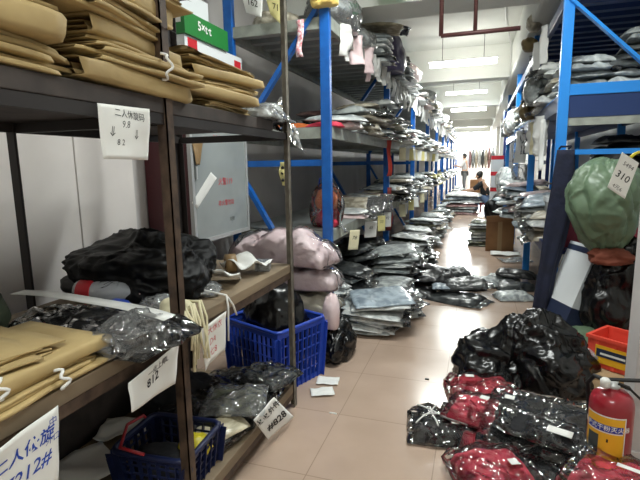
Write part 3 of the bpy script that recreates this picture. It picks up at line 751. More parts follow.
puff('pale pink bagged puffy bundle on top of stack beside first blue post', (-1.24, 2.90, .63), .72, .34, .22, 54, PUFFP, R(-5), 0, R(3))
bg = bag_bm(.055, .06, .24, 55, 4, .1, .15, 2); tag(obj('pale_pink_roll', bg, PUFFP), 'pale pink rolled cloth end hanging beside the blue basket', 'cloth').location = (-.87, 2.78, .22)
bg = bag_bm(.10, .19, .25, 56, 5, .24, .3, 2.2, -.6, lambda t: 1.15-.5*t); tag(obj('black_plastic_bag', bg, BAGBLK), 'black plastic bag on floor right of the blue basket under pink roll', 'bag').location = (-.84, 2.88, 0)
for i, (x, y, rz, l) in enumerate(((-.79, 2.33, 25, 'nearer white paper scrap on floor beside the brown rack'), (-.80, 2.47, 10, 'farther white paper scrap on floor beside the blue basket'))):
    paper_sheet('paper_scrap', l, (x, y, .0005), .13, .10, R(rz), 70+i, amp=.012)
bm = B(-.012, .012, -.005, .005, 0, .006); tag(obj('floor_scrap', bm, BLKPL), 'tiny black scrap on the bare floor tiles', 'scrap').location = at(427, 379.5, Z=0)
bm = B(-.02, .02, -.004, .004, 0, .004); tag(obj('paper_scrap', bm, PAPER), 'tiny white scrap on the bare floor tiles', 'scrap').location = at(333, 413.5, Z=0)

# bag with pink toy by the first blue post
t = thing('clear_gift_bag', 'clear bag with orange and pink items beside first blue post', 'bag', (-1.07, 3.33, .812))
bg = bag_bm(.085, .07, .16, 61, 4, .12, .2, 2.2); obj('orange_item', bg, ORANGEC, t).location = (0, .0, .13)
bg = bag_bm(.095, .08, .14, 62, 4, .12, .2, 2.2); obj('pink_item', bg, CLOTHPINK, t).location = (.01, 0, .0)
bg = bag_bm(.125, .11, .33, 63, 4, .12, .15, 2.2); obj('plastic_bag', bg, FILM, t)
bm = bmesh.new(); tube(bm, [(-.06, 0, .30), (-.05, 0, .36), (.03, 0, .37), (.05, 0, .31)], .006, 6); obj('carry_handle', bm, PLASTB, t)
bm = ribbon_bm(.07, .26, 64, .03); o = obj('bag_tail', bm, film_dense, t); o.location = (.13, -.02, .22)

# ------------------------------------------------------------------ right foreground
# fire extinguisher
t = thing('fire_extinguisher', 'red fire extinguisher with yellow label standing by the pale post', 'fire extinguisher', (.522, 1.94, 0)); t.scale = (.92, .92, .92)
bm = bmesh.new(); lathe(bm, [(.07, 0), (.078, .004), (.082, .015), (.083, .03), (.083, .37), (.081, .39), (.073, .412), (.055, .430), (.030, .439), (.024, .442), (.022, .45)], 40); obj('cylinder', bm, REDPAINT, t)
LA0, LA1, LZ0, LZ1 = R(185), R(296), .14, .352
fl = lambda u, v: Vector((.0838*math.cos(LA0+(LA1-LA0)*u), .0838*math.sin(LA0+(LA1-LA0)*u), LZ0+(LZ1-LZ0)*v))
lb = obj('label', sheet(24, 4, fl), YELLOWM, t); lb['label'] = 'yellow printed label'
fl2 = lambda u, v: fl(u, v)+Vector((math.cos(LA0+(LA1-LA0)*u), math.sin(LA0+(LA1-LA0)*u), 0))*.0006
obj('label_band', sheet(24, 2, lambda u, v: fl2(.06+.88*u, .68+.14*v)), BLUEMARK, lb)
obj('label_border', sheet(24, 1, lambda u, v: fl2(u, .975+.025*v)), PAPER, lb); obj('label_border', sheet(1, 4, lambda u, v: fl2(.975+.025*u, v)), PAPER, lb)
obj('label_band', sheet(24, 1, lambda u, v: fl2(.06+.88*u, .655+.02*v)), PAPER, lb)
asp = .0838*R(110)/.215
text_on('手提式干粉灭火器', PAPER, lb, fl2, .5, .75, .115, asp, 0, 0, .0008, 'label_text', .01)
obj('label_mark', sheet(4, 4, lambda u, v: fl2(.58+.04*u, .47+.07*v)), INK, lb); obj('label_mark', sheet(4, 4, lambda u, v: fl2(.84+.06*u, .14+.06*v)), INK, lb)
obj('label_picture', sheet(6, 4, lambda u, v: fl2(.10+.3*u, .2+.38*v)), INKG, lb)
bm = bmesh.new(); lathe(bm, [(.02, .445), (.026, .45), (.026, .462), (.018, .466), (.018, .478)], 16); obj('valve', bm, ALU, t)
bm = bmesh.new(); bar(bm, (-.03, 0, .478), (.115, .012, .486), .022, .008); obj('carry_handle', bm, BLKPL, t, False)
bm = bmesh.new(); bar(bm, (.0, -.004, .470), (.06, .0, .450), .02, .012); bar(bm, (.055, .0, .453), (.105, .005, .405), .02, .009); obj('lever', bm, BLKPL, t, False)
bm = bmesh.new(); lathe(bm, [(.004, 0), (.018, .003), (.02, .03), (.012, .04)], 14, Matrix.Translation((-.035, -.02, .452))); obj('pressure_gauge', bm, WHITEPL, t)
bm = bmesh.new(); tube(bm, [(-.02, .02, .465), (-.06, .05, .468), (-.075, .085, .42), (-.06, .1, .3), (-.05, .1, .1)], .010, 8); obj('hose', bm, BLKPL, t)
# pale post with the cream bundle
t = thing('pale_post', 'pale grey square post at the right edge beside the extinguisher', 'post', (.752, 2.22, 0))
bm = bmesh.new(); box(bm, -.10, .13, -.08, .06, 0, 1.16, bev=.006); obj('post_body', bm, WALLM, t, False)
bm = bmesh.new(); box(bm, -.115, .145, -.095, .075, 0, .05, bev=.004); obj('post_foot', bm, WALLM, t, False)
t = thing('plastic_bundle', 'cream plastic bag bundle with twisted neck on top of pale post', 'bundle', (.752, 2.2, 1.162))
obj('bag_body', bag_bm(.11, .075, .30, 71, 5, .16, .2, 2.4, -.8), PUFFC, t)
bm = bmesh.new(); tube(bm, [(-.075, -.03, .27), (-.078, -.03, .32), (-.072, -.03, .4), (-.07, -.03, .52)], [.032, .022, .014, .006], 10); obj('twisted_neck', bm, PK['silver'], t)
for k, (x, z) in enumerate(((-.09, .02), (-.085, .245))):
    obj('knot', bag_bm(.028, .026, .045, 73+k, 3, .2, .2, 2.4), CREAM, t).location = (x, -.06, z)
t = paper_tag('hanging_tag', 'white tag with number 310 clipped to the cream bundle on the pale post', None, *[at(x, y, Y=2.09) for x, y in ((622, 152), (639, 163), (625, 199), (607, 187))],
          [('5494', INK, .55, .78, .16, .2), ('310', INK, .48, .46, .27, .2, 0, .0015, 'writing', .008), ('4元6', INK, .45, .14, .14, .1)], seed=9, curl=.006)
bm = bmesh.new(); tube(bm, [(.0, 0, 0), (.012, .005, .012), (.035, .03, .02)], .006, 6); obj('clip', bm, YELLOWB, t)

# stacked things between rack end and pale post
t = thing('cardboard_box', 'low tan cardboard box on the floor under the orange crate', 'box', (.93, 3.0, 0), R(-4))
obj('box_body', B(-.34, .34, -.26, .26, 0, .09, bev=.004), TANBOARD, t, False); obj('box_flap', B(-.34, .34, -.40, -.262, .075, .08), TANBOARD, t, False)
# orange crate
t = thing('plastic_crate', 'orange red plastic crate with a printed sticker beside the pale post', 'crate', (.83, 2.96, .095)); t.rotation_euler = (0, 0, R(-38)); t.scale = (.95, .95, .95)
for a in ((-.15, .15, -.12, -.112, .0, .17), (-.15, .15, .112, .12, .0, .17), (-.15, -.142, -.112, .112, 0, .17), (.142, .15, -.112, .112, 0, .17)):
    obj('side_panel', B(*a), PLASTO, t, False)
obj('crate_bottom', B(-.142, .142, -.112, .112, 0, .006), PLASTO, t, False)
bm = bmesh.new()
for a in ((-.16, .16, -.13, -.11), (-.16, .16, .11, .13), (-.16, -.14, -.11, .11), (.14, .16, -.11, .11)): box(bm, *a, .17, .19)
obj('rim', bm, PLASTO, t, False)
bm = bmesh.new()
for x in (-.10, 0, .10): box(bm, x-.012, x+.012, -.126, -.12, 0, .17)
obj('rib', bm, PLASTO, t, False)
sk = obj('sticker', B(-.10, .10, -.129, -.1265, .03, .14), YELLOWM, t, False); obj('sticker_band', B(-.092, .092, -.1305, -.1295, .07, .12), NBOX, sk, False)
obj('sticker_text', B(-.07, .07, -.1316, -.131, .085, .098), PAPER, sk, False)
bg = bag_bm(.17, .13, .12, 81, 4, .2, .25, 2.2, -.5); tag(obj('sage_cloth', bg, BAGGRN), 'sage green crumpled sheet lying behind the orange crate', 'cloth').location = (.70, 3.22, .09)
bg = bag_bm(.10, .08, .09, 82, 4, .22, .25, 2.4, -.5); tag(obj('crumpled_film', bg, film_dense), 'pale crumpled plastic between the crate and green sheet', 'plastic').location = (.66, 2.98, .09)
# carton leaning
t = thing('carton', 'white and navy carton leaning beside the navy garment', 'carton', (.565, 3.50, 0)); t.rotation_euler = (0, R(20), R(22))
obj('carton_body', B(-.10, .10, -.15, .15, .0, .72), WBOX, t, False)
for z0, z1 in ((.0, .29), (.66, .70)):
    obj('printed_band', B(-.1012, .1012, -.1512, .1512, z0, z1), NBOX, t, False)
obj('lettering', B(-.035, -.010, -.1524, -.1513, .43, .53), INK, t, False); obj('lettering', B(.0, .012, -.1524, -.1513, .46, .53), INK, t, False)
obj('paper_label', B(.045, .085, -.1524, -.1513, .21, .27), PAPER, t, False)
bg = bag_bm(.23, .15, .62, 84, 6, .2, .3, 2.2, -.8); tag(obj('black_plastic_bag', bg, BAGBLK), 'black plastic bag under the big green bag beside pale post', 'bag').location = (.93, 3.32, .092)
bg = bag_bm(.13, .10, .10, 85, 4, .2, .25, 2.2, -.6); tag(obj('rust_cloth', bg, pm('rust_cloth', (120, 62, 44), .85, bump=.3, bscale=12)), 'small rust coloured cloth peeking out below the green bag', 'cloth').location = (.80, 3.26, .64)
bg = bag_bm(.225, .19, .56, 86, 6, .10, .14, 2.0, -.95, lambda t: .55+.5*math.sin(min(1, t*1.25)*math.pi/2), .10)
tag(obj('green_plastic_bag', bg, BAGGRN), 'big sage green plastic bag piled high in front of right rack', 'bag').location = (.765, 3.30, .70)
# boxes on the right rack's lower shelf behind the green bag
t = thing('shoe_box', 'dark red box behind the green bag on the right rack', 'box', (.85, 4.05, .625)); obj('box_body', B(-.25, .3, -.15, .15, 0, .42), pm('dark_red_carton', (120, 34, 50), .6), t, False); obj('box_lid', B(-.26, .31, -.16, .16, .42, .48), WBOX, t, False)
t = thing('grey_carton', 'grey carton behind the navy garment on the right rack', 'box', (.80, 4.65, .625)); obj('box_body', B(-.22, .3, -.2, .2, 0, .30), pm('grey_carton', (150, 152, 152), .7), t, False); obj('box_lid', B(-.225, .305, -.205, .205, .30, .34), WBOX, t, False)
bg = bag_bm(.16, .14, .26, 87, 4, .14, .2, 2); tag(obj('dark_bag', bg, BAGBLK2), 'dark bag on the right rack above the dark red box', 'bag').location = (.95, 4.0, 1.107)
# navy garment
t = thing('navy_garment', 'long navy garment hanging from the right rack front bar', 'garment', (.60, 3.70, 0))
cA, cB = at(564, 150, Y=3.70), at(541, 308, Y=3.68)
def gar(u, v):
    c = cA.lerp(cB, v); wd = .055+.02*math.sin(min(1, v*1.4)*math.pi); a = 2*math.pi*u
    fold = 1+.16*math.sin(5*a+2*v)*min(1, v*2)+.08*nz((u*6, v*4, 1), 1)
    zz = c.z+.02*math.sin(a*2)*v
    return Vector((c.x+wd*math.cos(a)*fold+.015*math.sin(v*5), c.y-.075+.035*math.sin(a)*fold*(.5+v), zz))-Vector((.60, 3.70, 0))
bm = sheet(40, 30, gar); bmesh.ops.remove_doubles(bm, verts=bm.verts, dist=1e-4); bmesh.ops.holes_fill(bm, edges=bm.edges, sides=0); obj('cloth', bm, CLOTHNAVY, t)
bm = bmesh.new(); tube(bm, [(cA.x-.60-.03, .0, 1.36), (cA.x-.60-.03, -.07, 1.372), (cA.x-.60+.03, -.07, 1.372), (cA.x-.60+.03, 0.0, 1.36)], .008, 6); obj('hanging_loop', bm, CLOTHNAVY, t)

# big black bag on the floor
bg = bag_bm(.27, .26, .44, 91, 6, .24, .30, 2.0, -.72, lambda t: 1.12-.45*t*t, .06); b2 = bag_bm(.20, .22, .27, 92, 5, .24, .28, 2.1, -.6)
for v in bg.verts: v.co += Vector((.06, .0, 0))
for v in b2.verts: v.co += Vector((-.20, -.03, 0))
m2 = bpy.data.meshes.new('tmp'); b2.to_mesh(m2); b2.free(); bg.from_mesh(m2); bpy.data.meshes.remove(m2)
tag(obj('black_plastic_bag', bg, BAGBLK), 'biggest crumpled black plastic bag standing on the floor tiles', 'bag').location = (.30, 2.80, 0)

# front heap of bagged clothes
GF = 'bagged clothes heaped around the fire extinguisher'
wrapped('bagged_garment', 'black bagged garment with white seams, leftmost on the floor of the front heap', 'bagged garment', (-.115, 2.14, 0), .32, .28, .075, 101, CLOTHBLK, R(8), GF, (.05, -.06, .05, .025), strips=((-.12, .08, .10, -.08), (-.1, -.02, .06, .05), (-.13, -.09, -.02, .1), (-.03, -.1, -.06, .06)))
wrapped('bagged_garment', 'black bagged garment leaning against red ones in the front heap', 'bagged garment', (.0, 2.30, .03), .26, .26, .06, 102, CLOTHBLK, R(-28), GF, ry=R(-22))
wrapped('bagged_garment', 'red bagged garment nearest the big black bag', 'bagged garment', (.06, 2.42, .07), .34, .28, .09, 103, CLOTHRED, R(12), GF, (-.06, .02, .06, .04))
wrapped('bagged_garment', 'red bagged garment with white label left of the large black one', 'bagged garment', (.045, 2.19, .075), .28, .24, .085, 104, CLOTHPINK, R(-15), GF, (.02, .02, .055, .05))
wrapped('bagged_garment', 'red bagged garment low in heap under the labelled red one', 'bagged garment', (.11, 2.0, .0), .32, .26, .075, 105, CLOTHRED, R(5), GF)
wrapped('bagged_garment', 'pinkish red bagged garment at the bottom edge of the picture', 'bagged garment', (.10, 1.80, .03), .30, .28, .09, 106, CLOTHPINK, R(25), GF, (.06, -.04, .05, .05))
wrapped('bagged_garment', 'black bagged garment low in the front heap under the large one', 'bagged garment', (.31, 1.93, .0), .46, .36, .10, 107, CLOTHBLK, R(-4), GF)
wrapped('bagged_garment', 'large black bagged garment on top of the front heap beside extinguisher', 'bagged garment', (.31, 2.10, .11), .46, .40, .065, 108, CLOTHBLK, R(-14), GF, (-.15, .07, .06, .04), rx=R(10))
wrapped('bagged_garment', 'narrow black bagged garment with pale film lying on the large black one', 'bagged garment', (.30, 1.97, .165), .36, .15, .035, 109, CLOTHBLK, R(-22), GF, (.06, -.01, .13, .05), rx=R(14))
wrapped('bagged_garment', 'pink bagged garment in front of the fire extinguisher', 'bagged garment', (.52, 1.73, .10), .36, .28, .11, 110, CLOTHPINK, R(-25), GF, (.05, .0, .2, .03))
wrapped('bagged_garment', 'small printed white bag between pink and black bagged garments', 'bagged garment', (.30, 1.70, .0), .2, .16, .09, 111, PK['white'], R(10), GF)

# ------------------------------------------------------------------ pile in the middle of the aisle
GA = 'bagged clothes in the pile in the middle of the aisle'
spec = [(-.56, 4.55, 0, .46, .40, .06, 'black', 'black bagged garment at front left of the aisle pile, flat on tiles'), (-.16, 4.42, 0, .50, .36, .05, 'charcoal', 'charcoal bagged garment at the front right of the aisle pile'),
        (-.56, 5.15, 0, .44, .42, .07, 'black', 'black bagged garment at rear left of the aisle pile'), (-.15, 4.95, 0, .46, .42, .07, 'charcoal', 'charcoal bagged garment at the right of aisle pile'),
        (-.40, 4.80, .09, .42, .36, .09, 'black', 'black bagged garment on top left of the aisle pile'), (-.08, 4.62, .085, .42, .30, .07, 'charcoal', 'charcoal bagged garment on top right of the aisle pile'),
        (-.48, 5.12, .10, .44, .36, .09, 'black', 'black bagged garment topmost at the rear of aisle pile'), (-.22, 5.22, .05, .34, .30, .08, 'charcoal', 'charcoal bagged garment at the rear right of aisle pile'),
        (.10, 5.05, .02, .34, .26, .06, 'silver', 'silvery bagged garment at far right tip of aisle pile'), (-.74, 4.85, .03, .26, .28, .08, 'charcoal', 'charcoal bagged garment at far left of the aisle pile'),
        (-.30, 4.52, .09, .17, .16, .03, 'pale blue', 'pale blue bagged garment lying on front of the aisle pile')]
for i, (x, y, z, w, d, h, c, l) in enumerate(spec):
    add_pack((x, y, z), (R(RNG.uniform(-5, 5)), R(RNG.uniform(-6, 6)), R(RNG.uniform(-25, 25))), (w/.36, d/.30, h/.055), c, l, GA, None, True)
GB = 'bagged clothes on the floor before the right rack'
for (x, y, z, w, d, h, c, l) in ((.40, 5.0, 0, .40, .30, .08, 'charcoal', 'charcoal bagged garment on floor left of the navy garment'), (.42, 5.22, .08, .40, .28, .08, 'black', 'black bagged garment on top, left of the navy garment'),
                                 (.30, 5.3, 0, .34, .24, .06, 'silver', 'silvery bagged garment on floor behind the charcoal one, left of navy garment'), (.36, 4.62, 0, .34, .26, .07, 'silver', 'silvery bagged garment on floor nearest the big black bag')):
    add_pack((x, y, z), (0, R(RNG.uniform(-4, 4)), R(RNG.uniform(-25, 25))), (w/.36, d/.30, h/.055), c, l, GB, None, True)

# ------------------------------------------------------------------ floor goods along the left rack
PALE = ['white', 'white', 'silver', 'pale blue', 'white']
DARK = ['charcoal', 'black', 'charcoal', 'grey', 'silver']
MIX = ['white', 'silver', 'grey', 'charcoal', 'beige', 'silver', 'olive']
TOPC = ['white', 'white', 'silver', 'pale pink', 'white', 'cream', 'silver', 'grey']
GFL = 'bagged garments on the floor along the left rack'
def NB(i): return NTH[i]
for i, (x, y, n, w, d, h, cl, wh) in enumerate((
        (-.72, 3.42, 8, .42, .36, .036, PALE, 'floor pile beside first blue post'), (-.66, 3.80, 7, .42, .36, .034, PALE, 'floor pile just past the first blue post, aisle side'),
        (-1.18, 3.55, 10, .46, .36, .04, PALE, 'floor pile under the lowest shelf just past first post'), (-1.15, 4.0, 10, .46, .36, .042, DARK, 'dark floor pile under the empty part of lowest shelf'),
        (-.74, 4.22, 6, .40, .34, .036, PALE, 'third floor pile past the first blue post'), (-.80, 4.72, 13, .40, .34, .034, ['silver', 'grey', 'white'], 'neat tall floor stack before the second blue post'),
        (-.78, 5.12, 12, .40, .32, .034, ['silver', 'grey', 'charcoal', 'white'], 'second neat floor stack at the second blue post'),
        (-1.22, 4.5, 9, .46, .40, .05, DARK, 'dark floor pile behind the neat tall stack'), (-1.25, 5.0, 9, .46, .40, .05, DARK, 'rearmost dark floor pile in the first bay'))):
    pile(x, y, 0, n, cl, wh, GFL, w, d, h, .05, 0, 7, 1, 28)
for b in range(1, 9):
    y0 = LY[b]; npl = 5 if b < 4 else 4
    for i in range(npl):
        n = RNG.choice((8, 9, 11)) if b < 3 else RNG.choice((5, 6, 7))
        pile(-.80+RNG.uniform(-.05, .07)+(.04 if b > 1 else 0), y0+.2+i*(2.05/npl), 0, n, MIX+(['olive', 'white'] if b == 1 else []), f'{NB(i)} floor pile, left rack bay {["one","two","three","four","five","six","seven","eight","nine"][b]}', GFL, .42, .38, .04, .07, 0, 7, 1, 22)

# ------------------------------------------------------------------ goods on the left rack
NUM = ['one', 'two', 'three', 'four', 'five', 'six', 'seven', 'eight', 'nine']
GLOW = 'bagged garments on the low shelf of the left rack'; GMID = 'bagged garments on the middle shelf of the left rack'; GTOP = 'bagged garments on the top shelf of the left rack'
# bay one, low shelf
add_pack((-1.15, 4.02, LZ[0]), (0, 0, R(4)), (.5/.36, .34/.30, .04/.055), 'pale pink', 'flat pale pink bagged garment on the low shelf past the clear gift bag', GLOW, 1, True)
add_pack((-1.16, 4.04, LZ[0]+.038), (0, 0, R(-5)), (.46/.36, .3/.30, .035/.055), 'white', 'flat white bagged garment upon the pale pink one on low shelf', GLOW, 2, True)
for i in range(9):   # fanned, leaning packs
    add_pack((-1.23+.01*i, 4.40+.085*i, LZ[0]+.055), (R(30), R(RNG.uniform(-4, 4)), R(RNG.uniform(-6, 6))), (.44/.36, .34/.30, .022/.055), ['beige', 'silver', 'dusty pink', 'grey', 'white'][i % 5],
             f'{["beige", "silvery", "dusty pink", "grey", "white"][i % 5]} leaning bagged garment, {NTH[i]} of the fanned row on the low shelf', GLOW, None, True)
# bay one, mid shelf
tagm = [(-1.05, 3.62, 2, ['pale pink', 'silver'], 'first pile, middle shelf beside first post'), (-1.12, 4.05, 4, ['white', 'silver', 'grey'], 'second pile, middle shelf of bay one'), (-1.10, 4.5, 5, ['white', 'beige', 'beige'], 'third pile, middle shelf of bay one'),
        (-1.12, 4.92, 6, ['grey', 'white', 'beige'], 'fourth pile, middle shelf of bay one'), (-1.10, 5.22, 7, ['white', 'beige', 'silver'], 'fifth pile, middle shelf of bay one'), (-1.5, 4.4, 4, ['grey', 'dusty pink'], 'rear pile, middle shelf of bay one')]
for x, y, n, cl, wh in tagm: pile(x, y, LZ[1], n, cl, wh, GMID, .42, .38, .06, .03, 0, 3)
bg = pack_bm(.34, .22, .05, 121, .01); tag(obj('orange_cloth', bg, ORANGEC), 'folded orange cloth on middle shelf behind the first blue post', 'cloth').location = (-1.36, 3.38, LZ[1])
bg = pack_bm(.26, .2, .045, 122, .01); tag(obj('pink_cloth', bg, CLOTHPINK), 'folded pink cloth on middle shelf at the first blue post', 'cloth').location = (-1.06, 3.30, LZ[1])
o = B(-.12, .12, -.06, .06, 0, .26); tag(obj('brown_carton', o, CARD, None, False), 'upright brown carton on middle shelf by the second post', 'carton').location = (-1.3, 5.14, LZ[1])
# bay one, top shelf : large bundles
def bundle(label, loc, rx, ry, rz_, seed, mat, name='bagged_bundle', film=False):
    t = thing(name, label, 'bundle', loc, 0, 'large bundles on the top shelf of the left rack')
    obj('garment', bag_bm(rx, ry, rz_, seed, 4, .12, .2, 2.2, -.6), mat, t)
    if film: obj('plastic_bag', bag_bm(rx*1.05, ry*1.05, rz_*1.05, seed, 4, .15, .2, 2.4, -.6), FILM2, t)
z0 = LZ[2]+.002
PURP = pm('purple_cloth', (84, 78, 112), .6, coat=.3, bump=.4, bscale=10, c2=(62, 56, 86), vscale=8)
PURPG = pm('grey_purple_cloth', (150, 146, 160), .6, bump=.2, bscale=10)
PLPINK = pm('pale_pink_plastic', (232, 208, 210), .5)
bundle('grey blue bundle in clear plastic at the near end of top shelf', (-1.08, 3.62, z0), .19, .32, .30, 131, PK['grey'], film=True)
bundle('brown paper bundle at the near end of the top shelf', (-1.45, 3.42, z0), .18, .2, .14, 132, PK['beige'])
bundle('pale grey bundle on top shelf behind the grey blue one', (-1.10, 4.25, z0), .2, .3, .20, 133, PK['silver'], film=True)
pile(-1.06, 4.78, z0, 5, ['silver', 'grey', 'white'], 'top shelf pile before the purple bundle', GTOP, .44, .36, .06, .03, 0, 4)
bundle('purple bundle in plastic high on the top shelf near second post', (-1.02, 5.35, z0+.0), .22, .26, .46, 134, PURP)
add_pack((-1.0, 4.85, z0+.33), (0, R(4), R(15)), (.5/.36, .40/.30, .06/.055), 'cream', 'flat cream bagged garment lying above the pile beside the purple bundle', GTOP, 3, True)
t = thing('pleated_cloth', 'grey purple pleated cloth bundle overhanging the top shelf past second post', 'cloth', (-.95, 5.80, z0))
obj('pleats', sheet(40, 10, lambda u, v: Vector((-.12+.22*v+.02*math.sin(u*44)*v, -.2+.42*u, 0.02+.46*math.sin(math.pi*(.15+.7*u))*(1-.5*v)+.012*math.cos(u*44)))), PURPG, t)
obj('core', bag_bm(.16, .2, .26, 135, 4, .1, .15), PK['grey'], t).location = (-.08, 0, 0)
# bays two to nine
for b in range(0, 9):
    y0 = LY[b]
    for lev, (z, g, nm) in enumerate(((LZ[0], GLOW, 'low'), (LZ[1], GMID, 'middle'), (LZ[2], GTOP, 'top'))):
        if b == 0: continue
        npl = 5 if b < 4 else 4
        for i in range(npl):
            n = RNG.choice((4, 5, 6)) if b < 3 else RNG.choice((3, 4, 5))
            if lev == 2: n -= RNG.choice((0, 1))
            cl = TOPC if lev > 0 else MIX+['white', 'yellowish'] if b in (2, 3) else MIX
            pile(-1.10+RNG.uniform(-.03, .06), y0+.22+i*(2.05/npl), z+.002, n, cl, f'{NB(i)} pile, {nm} shelf, left rack bay {NUM[b]}', g, .46, .38, .05, .05, 0, 6)
    if b >= 1 and b < 6:
        bundle(f'pale slouching bundle high on the top shelf in left rack bay {NUM[b]}', (-1.0, y0+RNG.uniform(.5, 1.7), LZ[2]+.16), .2, .34, .24, 140+b, PK[RNG.choice(('white', 'pale pink', 'silver', 'white'))])

# dangling strips and tags
def strip(label, loc, w, L, seed, mat, group, name='hanging_strip', axis='Y'):
    o = obj(name, ribbon_bm(w, L, seed, .02, 12, axis), mat); o.location = loc
    if axis == 'Y': o.rotation_euler.z = R(RNG.uniform(-75, -35))
    return tag(o, label, 'strip', group)
GS = 'plastic strips hanging from the top shelf of the left rack'
ys = [3.45, 3.53, 3.78, 3.88, 4.18, 4.24, 4.45, 4.62, 4.75, 4.95, 5.05, 5.25, 5.5, 5.62, 5.8, 6.0]
yy = 6.2
while yy < 16: ys.append(yy); yy += .22+.03*(yy-6)
def ordw(i):
    T = ['', '', 'twenty', 'thirty', 'forty', 'fifty', 'sixty']; o1 = ['first', 'second', 'third', 'fourth', 'fifth', 'sixth', 'seventh', 'eighth', 'ninth', 'tenth', 'eleventh', 'twelfth', 'thirteenth', 'fourteenth', 'fifteenth', 'sixteenth', 'seventeenth', 'eighteenth', 'nineteenth']
    if i < 19: return o1[i]
    a, b = divmod(i+1, 10); return T[a][:-1]+'ieth' if b == 0 else T[a]+'-'+o1[b-1]
for i, y in enumerate(ys):
    pk = i in (2, 3, 4, 5)
    m = PLPINK if pk else WHITEPL
    wide = .12 if i in (0, 2, 4) else RNG.uniform(.03, .06); L = (.22 if i in (0, 2, 4) else RNG.uniform(.16, .30))
    strip(f'{"pale pink" if pk else "white"} plastic strip, {ordw(i)} from the first blue post under the top shelf', (LX+.012+RNG.uniform(0, .02), y, LZ[2]+.02), wide, L, 200+i, m, GS)
GT2 = 'small paper tags on the lower shelves of the left rack'
k = 0
for zz, nm, ylist in ((LZ[0], 'low', (3.62, 4.22, 4.72, 5.05, 6.1, 6.4, 7.0, 7.5, 8.4, 9.0)), (LZ[1], 'middle', (6.1, 6.45, 6.8, 7.05, 7.3, 7.9, 8.3, 8.7, 9.2, 9.8, 10.5, 11.4))):
    for i, y in enumerate(ylist):
        m = (CREAM, PAPER, PAPERY, PAPER)[i % 4]; cn = ('cream', 'white', 'yellow', 'white')[i % 4]
        w, h = (.085, .17) if i != 1 else (.12, .16)
        tilt = RNG.uniform(-.02, .02); x = LX+.012; s = -.008
        if zz == LZ[1]: h = .17; w = .09
        paper_tag('shelf_tag', f'{cn} paper tag, {ordw(i)} one from first blue post on the {nm} shelf edge', GT2, (x+.035-.42*w, y-.27*w, zz-.05+s), (x+.035+.42*w, y+.27*w, zz-.05+s), (x+.035+.42*w+tilt, y+.27*w, zz-.05-h), (x+.035-.42*w+tilt, y-.27*w, zz-.05-h),
                  [(('78', '65', '33', '92')[i % 4], INK, .5, .6, .25, .2)] if (zz == LZ[0] and i < 4) else [], m, .006, k); k += 1
strip('red cloth strip hanging at the second blue post', (LX+.02, 5.28, LZ[1]+.02), .07, .42, 261, pm('red_ribbon', (206, 74, 60), .6), None, 'red_strip')
strip('dark red cloth strip hanging low at the second blue post', (LX+.02, 5.33, LZ[0]+.2), .07, .5, 262, pm('dark_red_ribbon', (150, 60, 56), .6), None, 'red_strip')
t = strip('translucent white plastic hanging before the red strip on the low shelf', (LX+.03, 5.2, LZ[0]+.06), .12, .26, 263, film_dense, None, 'plastic_strip')
# things on the rack end
strip('red and white printed plastic strip hanging right of the grey rack post', (-1.17, 3.11, 2.24), .055, .24, 264, pm('red_white_print', (236, 224, 226), .45, c2=(206, 90, 106), vscale=60), None, 'printed_strip', 'X')
paper_tag('hanging_tag', 'white tag hanging at the top rack end above the green carton', 'tags of the blue rack end', *[at(x, y, Y=3.10) for x, y in ((240, -12), (263, -6), (262, 18), (245, 12))], [('162', INK, .5, .5, .4)], seed=11)
paper_tag('hanging_tag', 'yellow tag hanging at the top rack end left of grey post', 'tags of the blue rack end', *[at(x, y, Y=3.09) for x, y in ((264, -8), (286, -4), (285, 28), (270, 14))], [('71', INK, .5, .5, .35)], PAPERY, seed=12)
bg = bag_bm(.085, .06, .09, 265, 4, .2, .2, 2.4); tag(obj('yellow_wrapping', bg, pm('pale_yellow_plastic', (226, 196, 112), .5, bump=.3, bscale=12)), 'yellow plastic tied around the top of first blue post', 'plastic').location = (-1.0, 3.115, 2.30)
t = thing('yellow_black_tag', 'yellow tag with black marks hanging on rack end cross bar', 'tag', (-1.33, 3.128, 1.30))
obj('sheet', ribbon_bm(.055, .17, 266, .012, 10, 'X'), PAPERY, t)
for z in (-.05, -.09, -.14): obj('black_mark', bag_bm(.013, .004, .022, int(-z*100), 2, .1), INK, t).location = (.0, -.008, z)

# ------------------------------------------------------------------ goods on the right rack
GR = 'bagged garments on the right rack'
for i in range(3):
    for j in range(8):
        if i == 0 and j > 4: continue
        add_pack((.72+.31*i-(.03 if j % 2 else 0)+(.10 if j > 4 else 0), 3.98+.02*(j % 3), 1.737+.056*j), (R(RNG.uniform(-3, 3)), R(RNG.uniform(-3, 3)), R(RNG.uniform(-6, 6))), (.36/.36, .34/.30, .064/.055),
                 RNG.choice(('grey', 'silver', 'silver', 'charcoal')), f'plastic bagged garment on right rack end, {ORD[j] if j else "bottom"} layer, {NTH[i]} from post', GR, None, True)
pile(1.12, 4.28, .622, 15, DARK, 'dark pile behind the green bag on right rack', GR, .5, .5, .058, .03, 0, 2)
for b in range(3):
    y0 = RY[b]
    for i in range(4):
        yy = y0+.75+i*(RY[b+1]-y0-.8)/3.6 if b == 0 else y0+.25+i*(RY[b+1]-y0-.3)/3.8
        pile(.74, yy, 1.737, RNG.choice((3, 4, 5)), ['silver', 'grey', 'beige', 'white'], f'{NTH[i]} pile, upper shelf, right rack bay {NUM[b]}', GR, .48, .36, .075, .05, 0, 5)
        pile(.70, yy, .622, RNG.choice((4, 5, 6)), ['white', 'silver', 'silver', 'pale pink', 'pale blue', 'beige'], f'{NTH[i]} pile, lower shelf, right rack bay {NUM[b]}', GR, .52, .36, .06, .06, 0, 8)
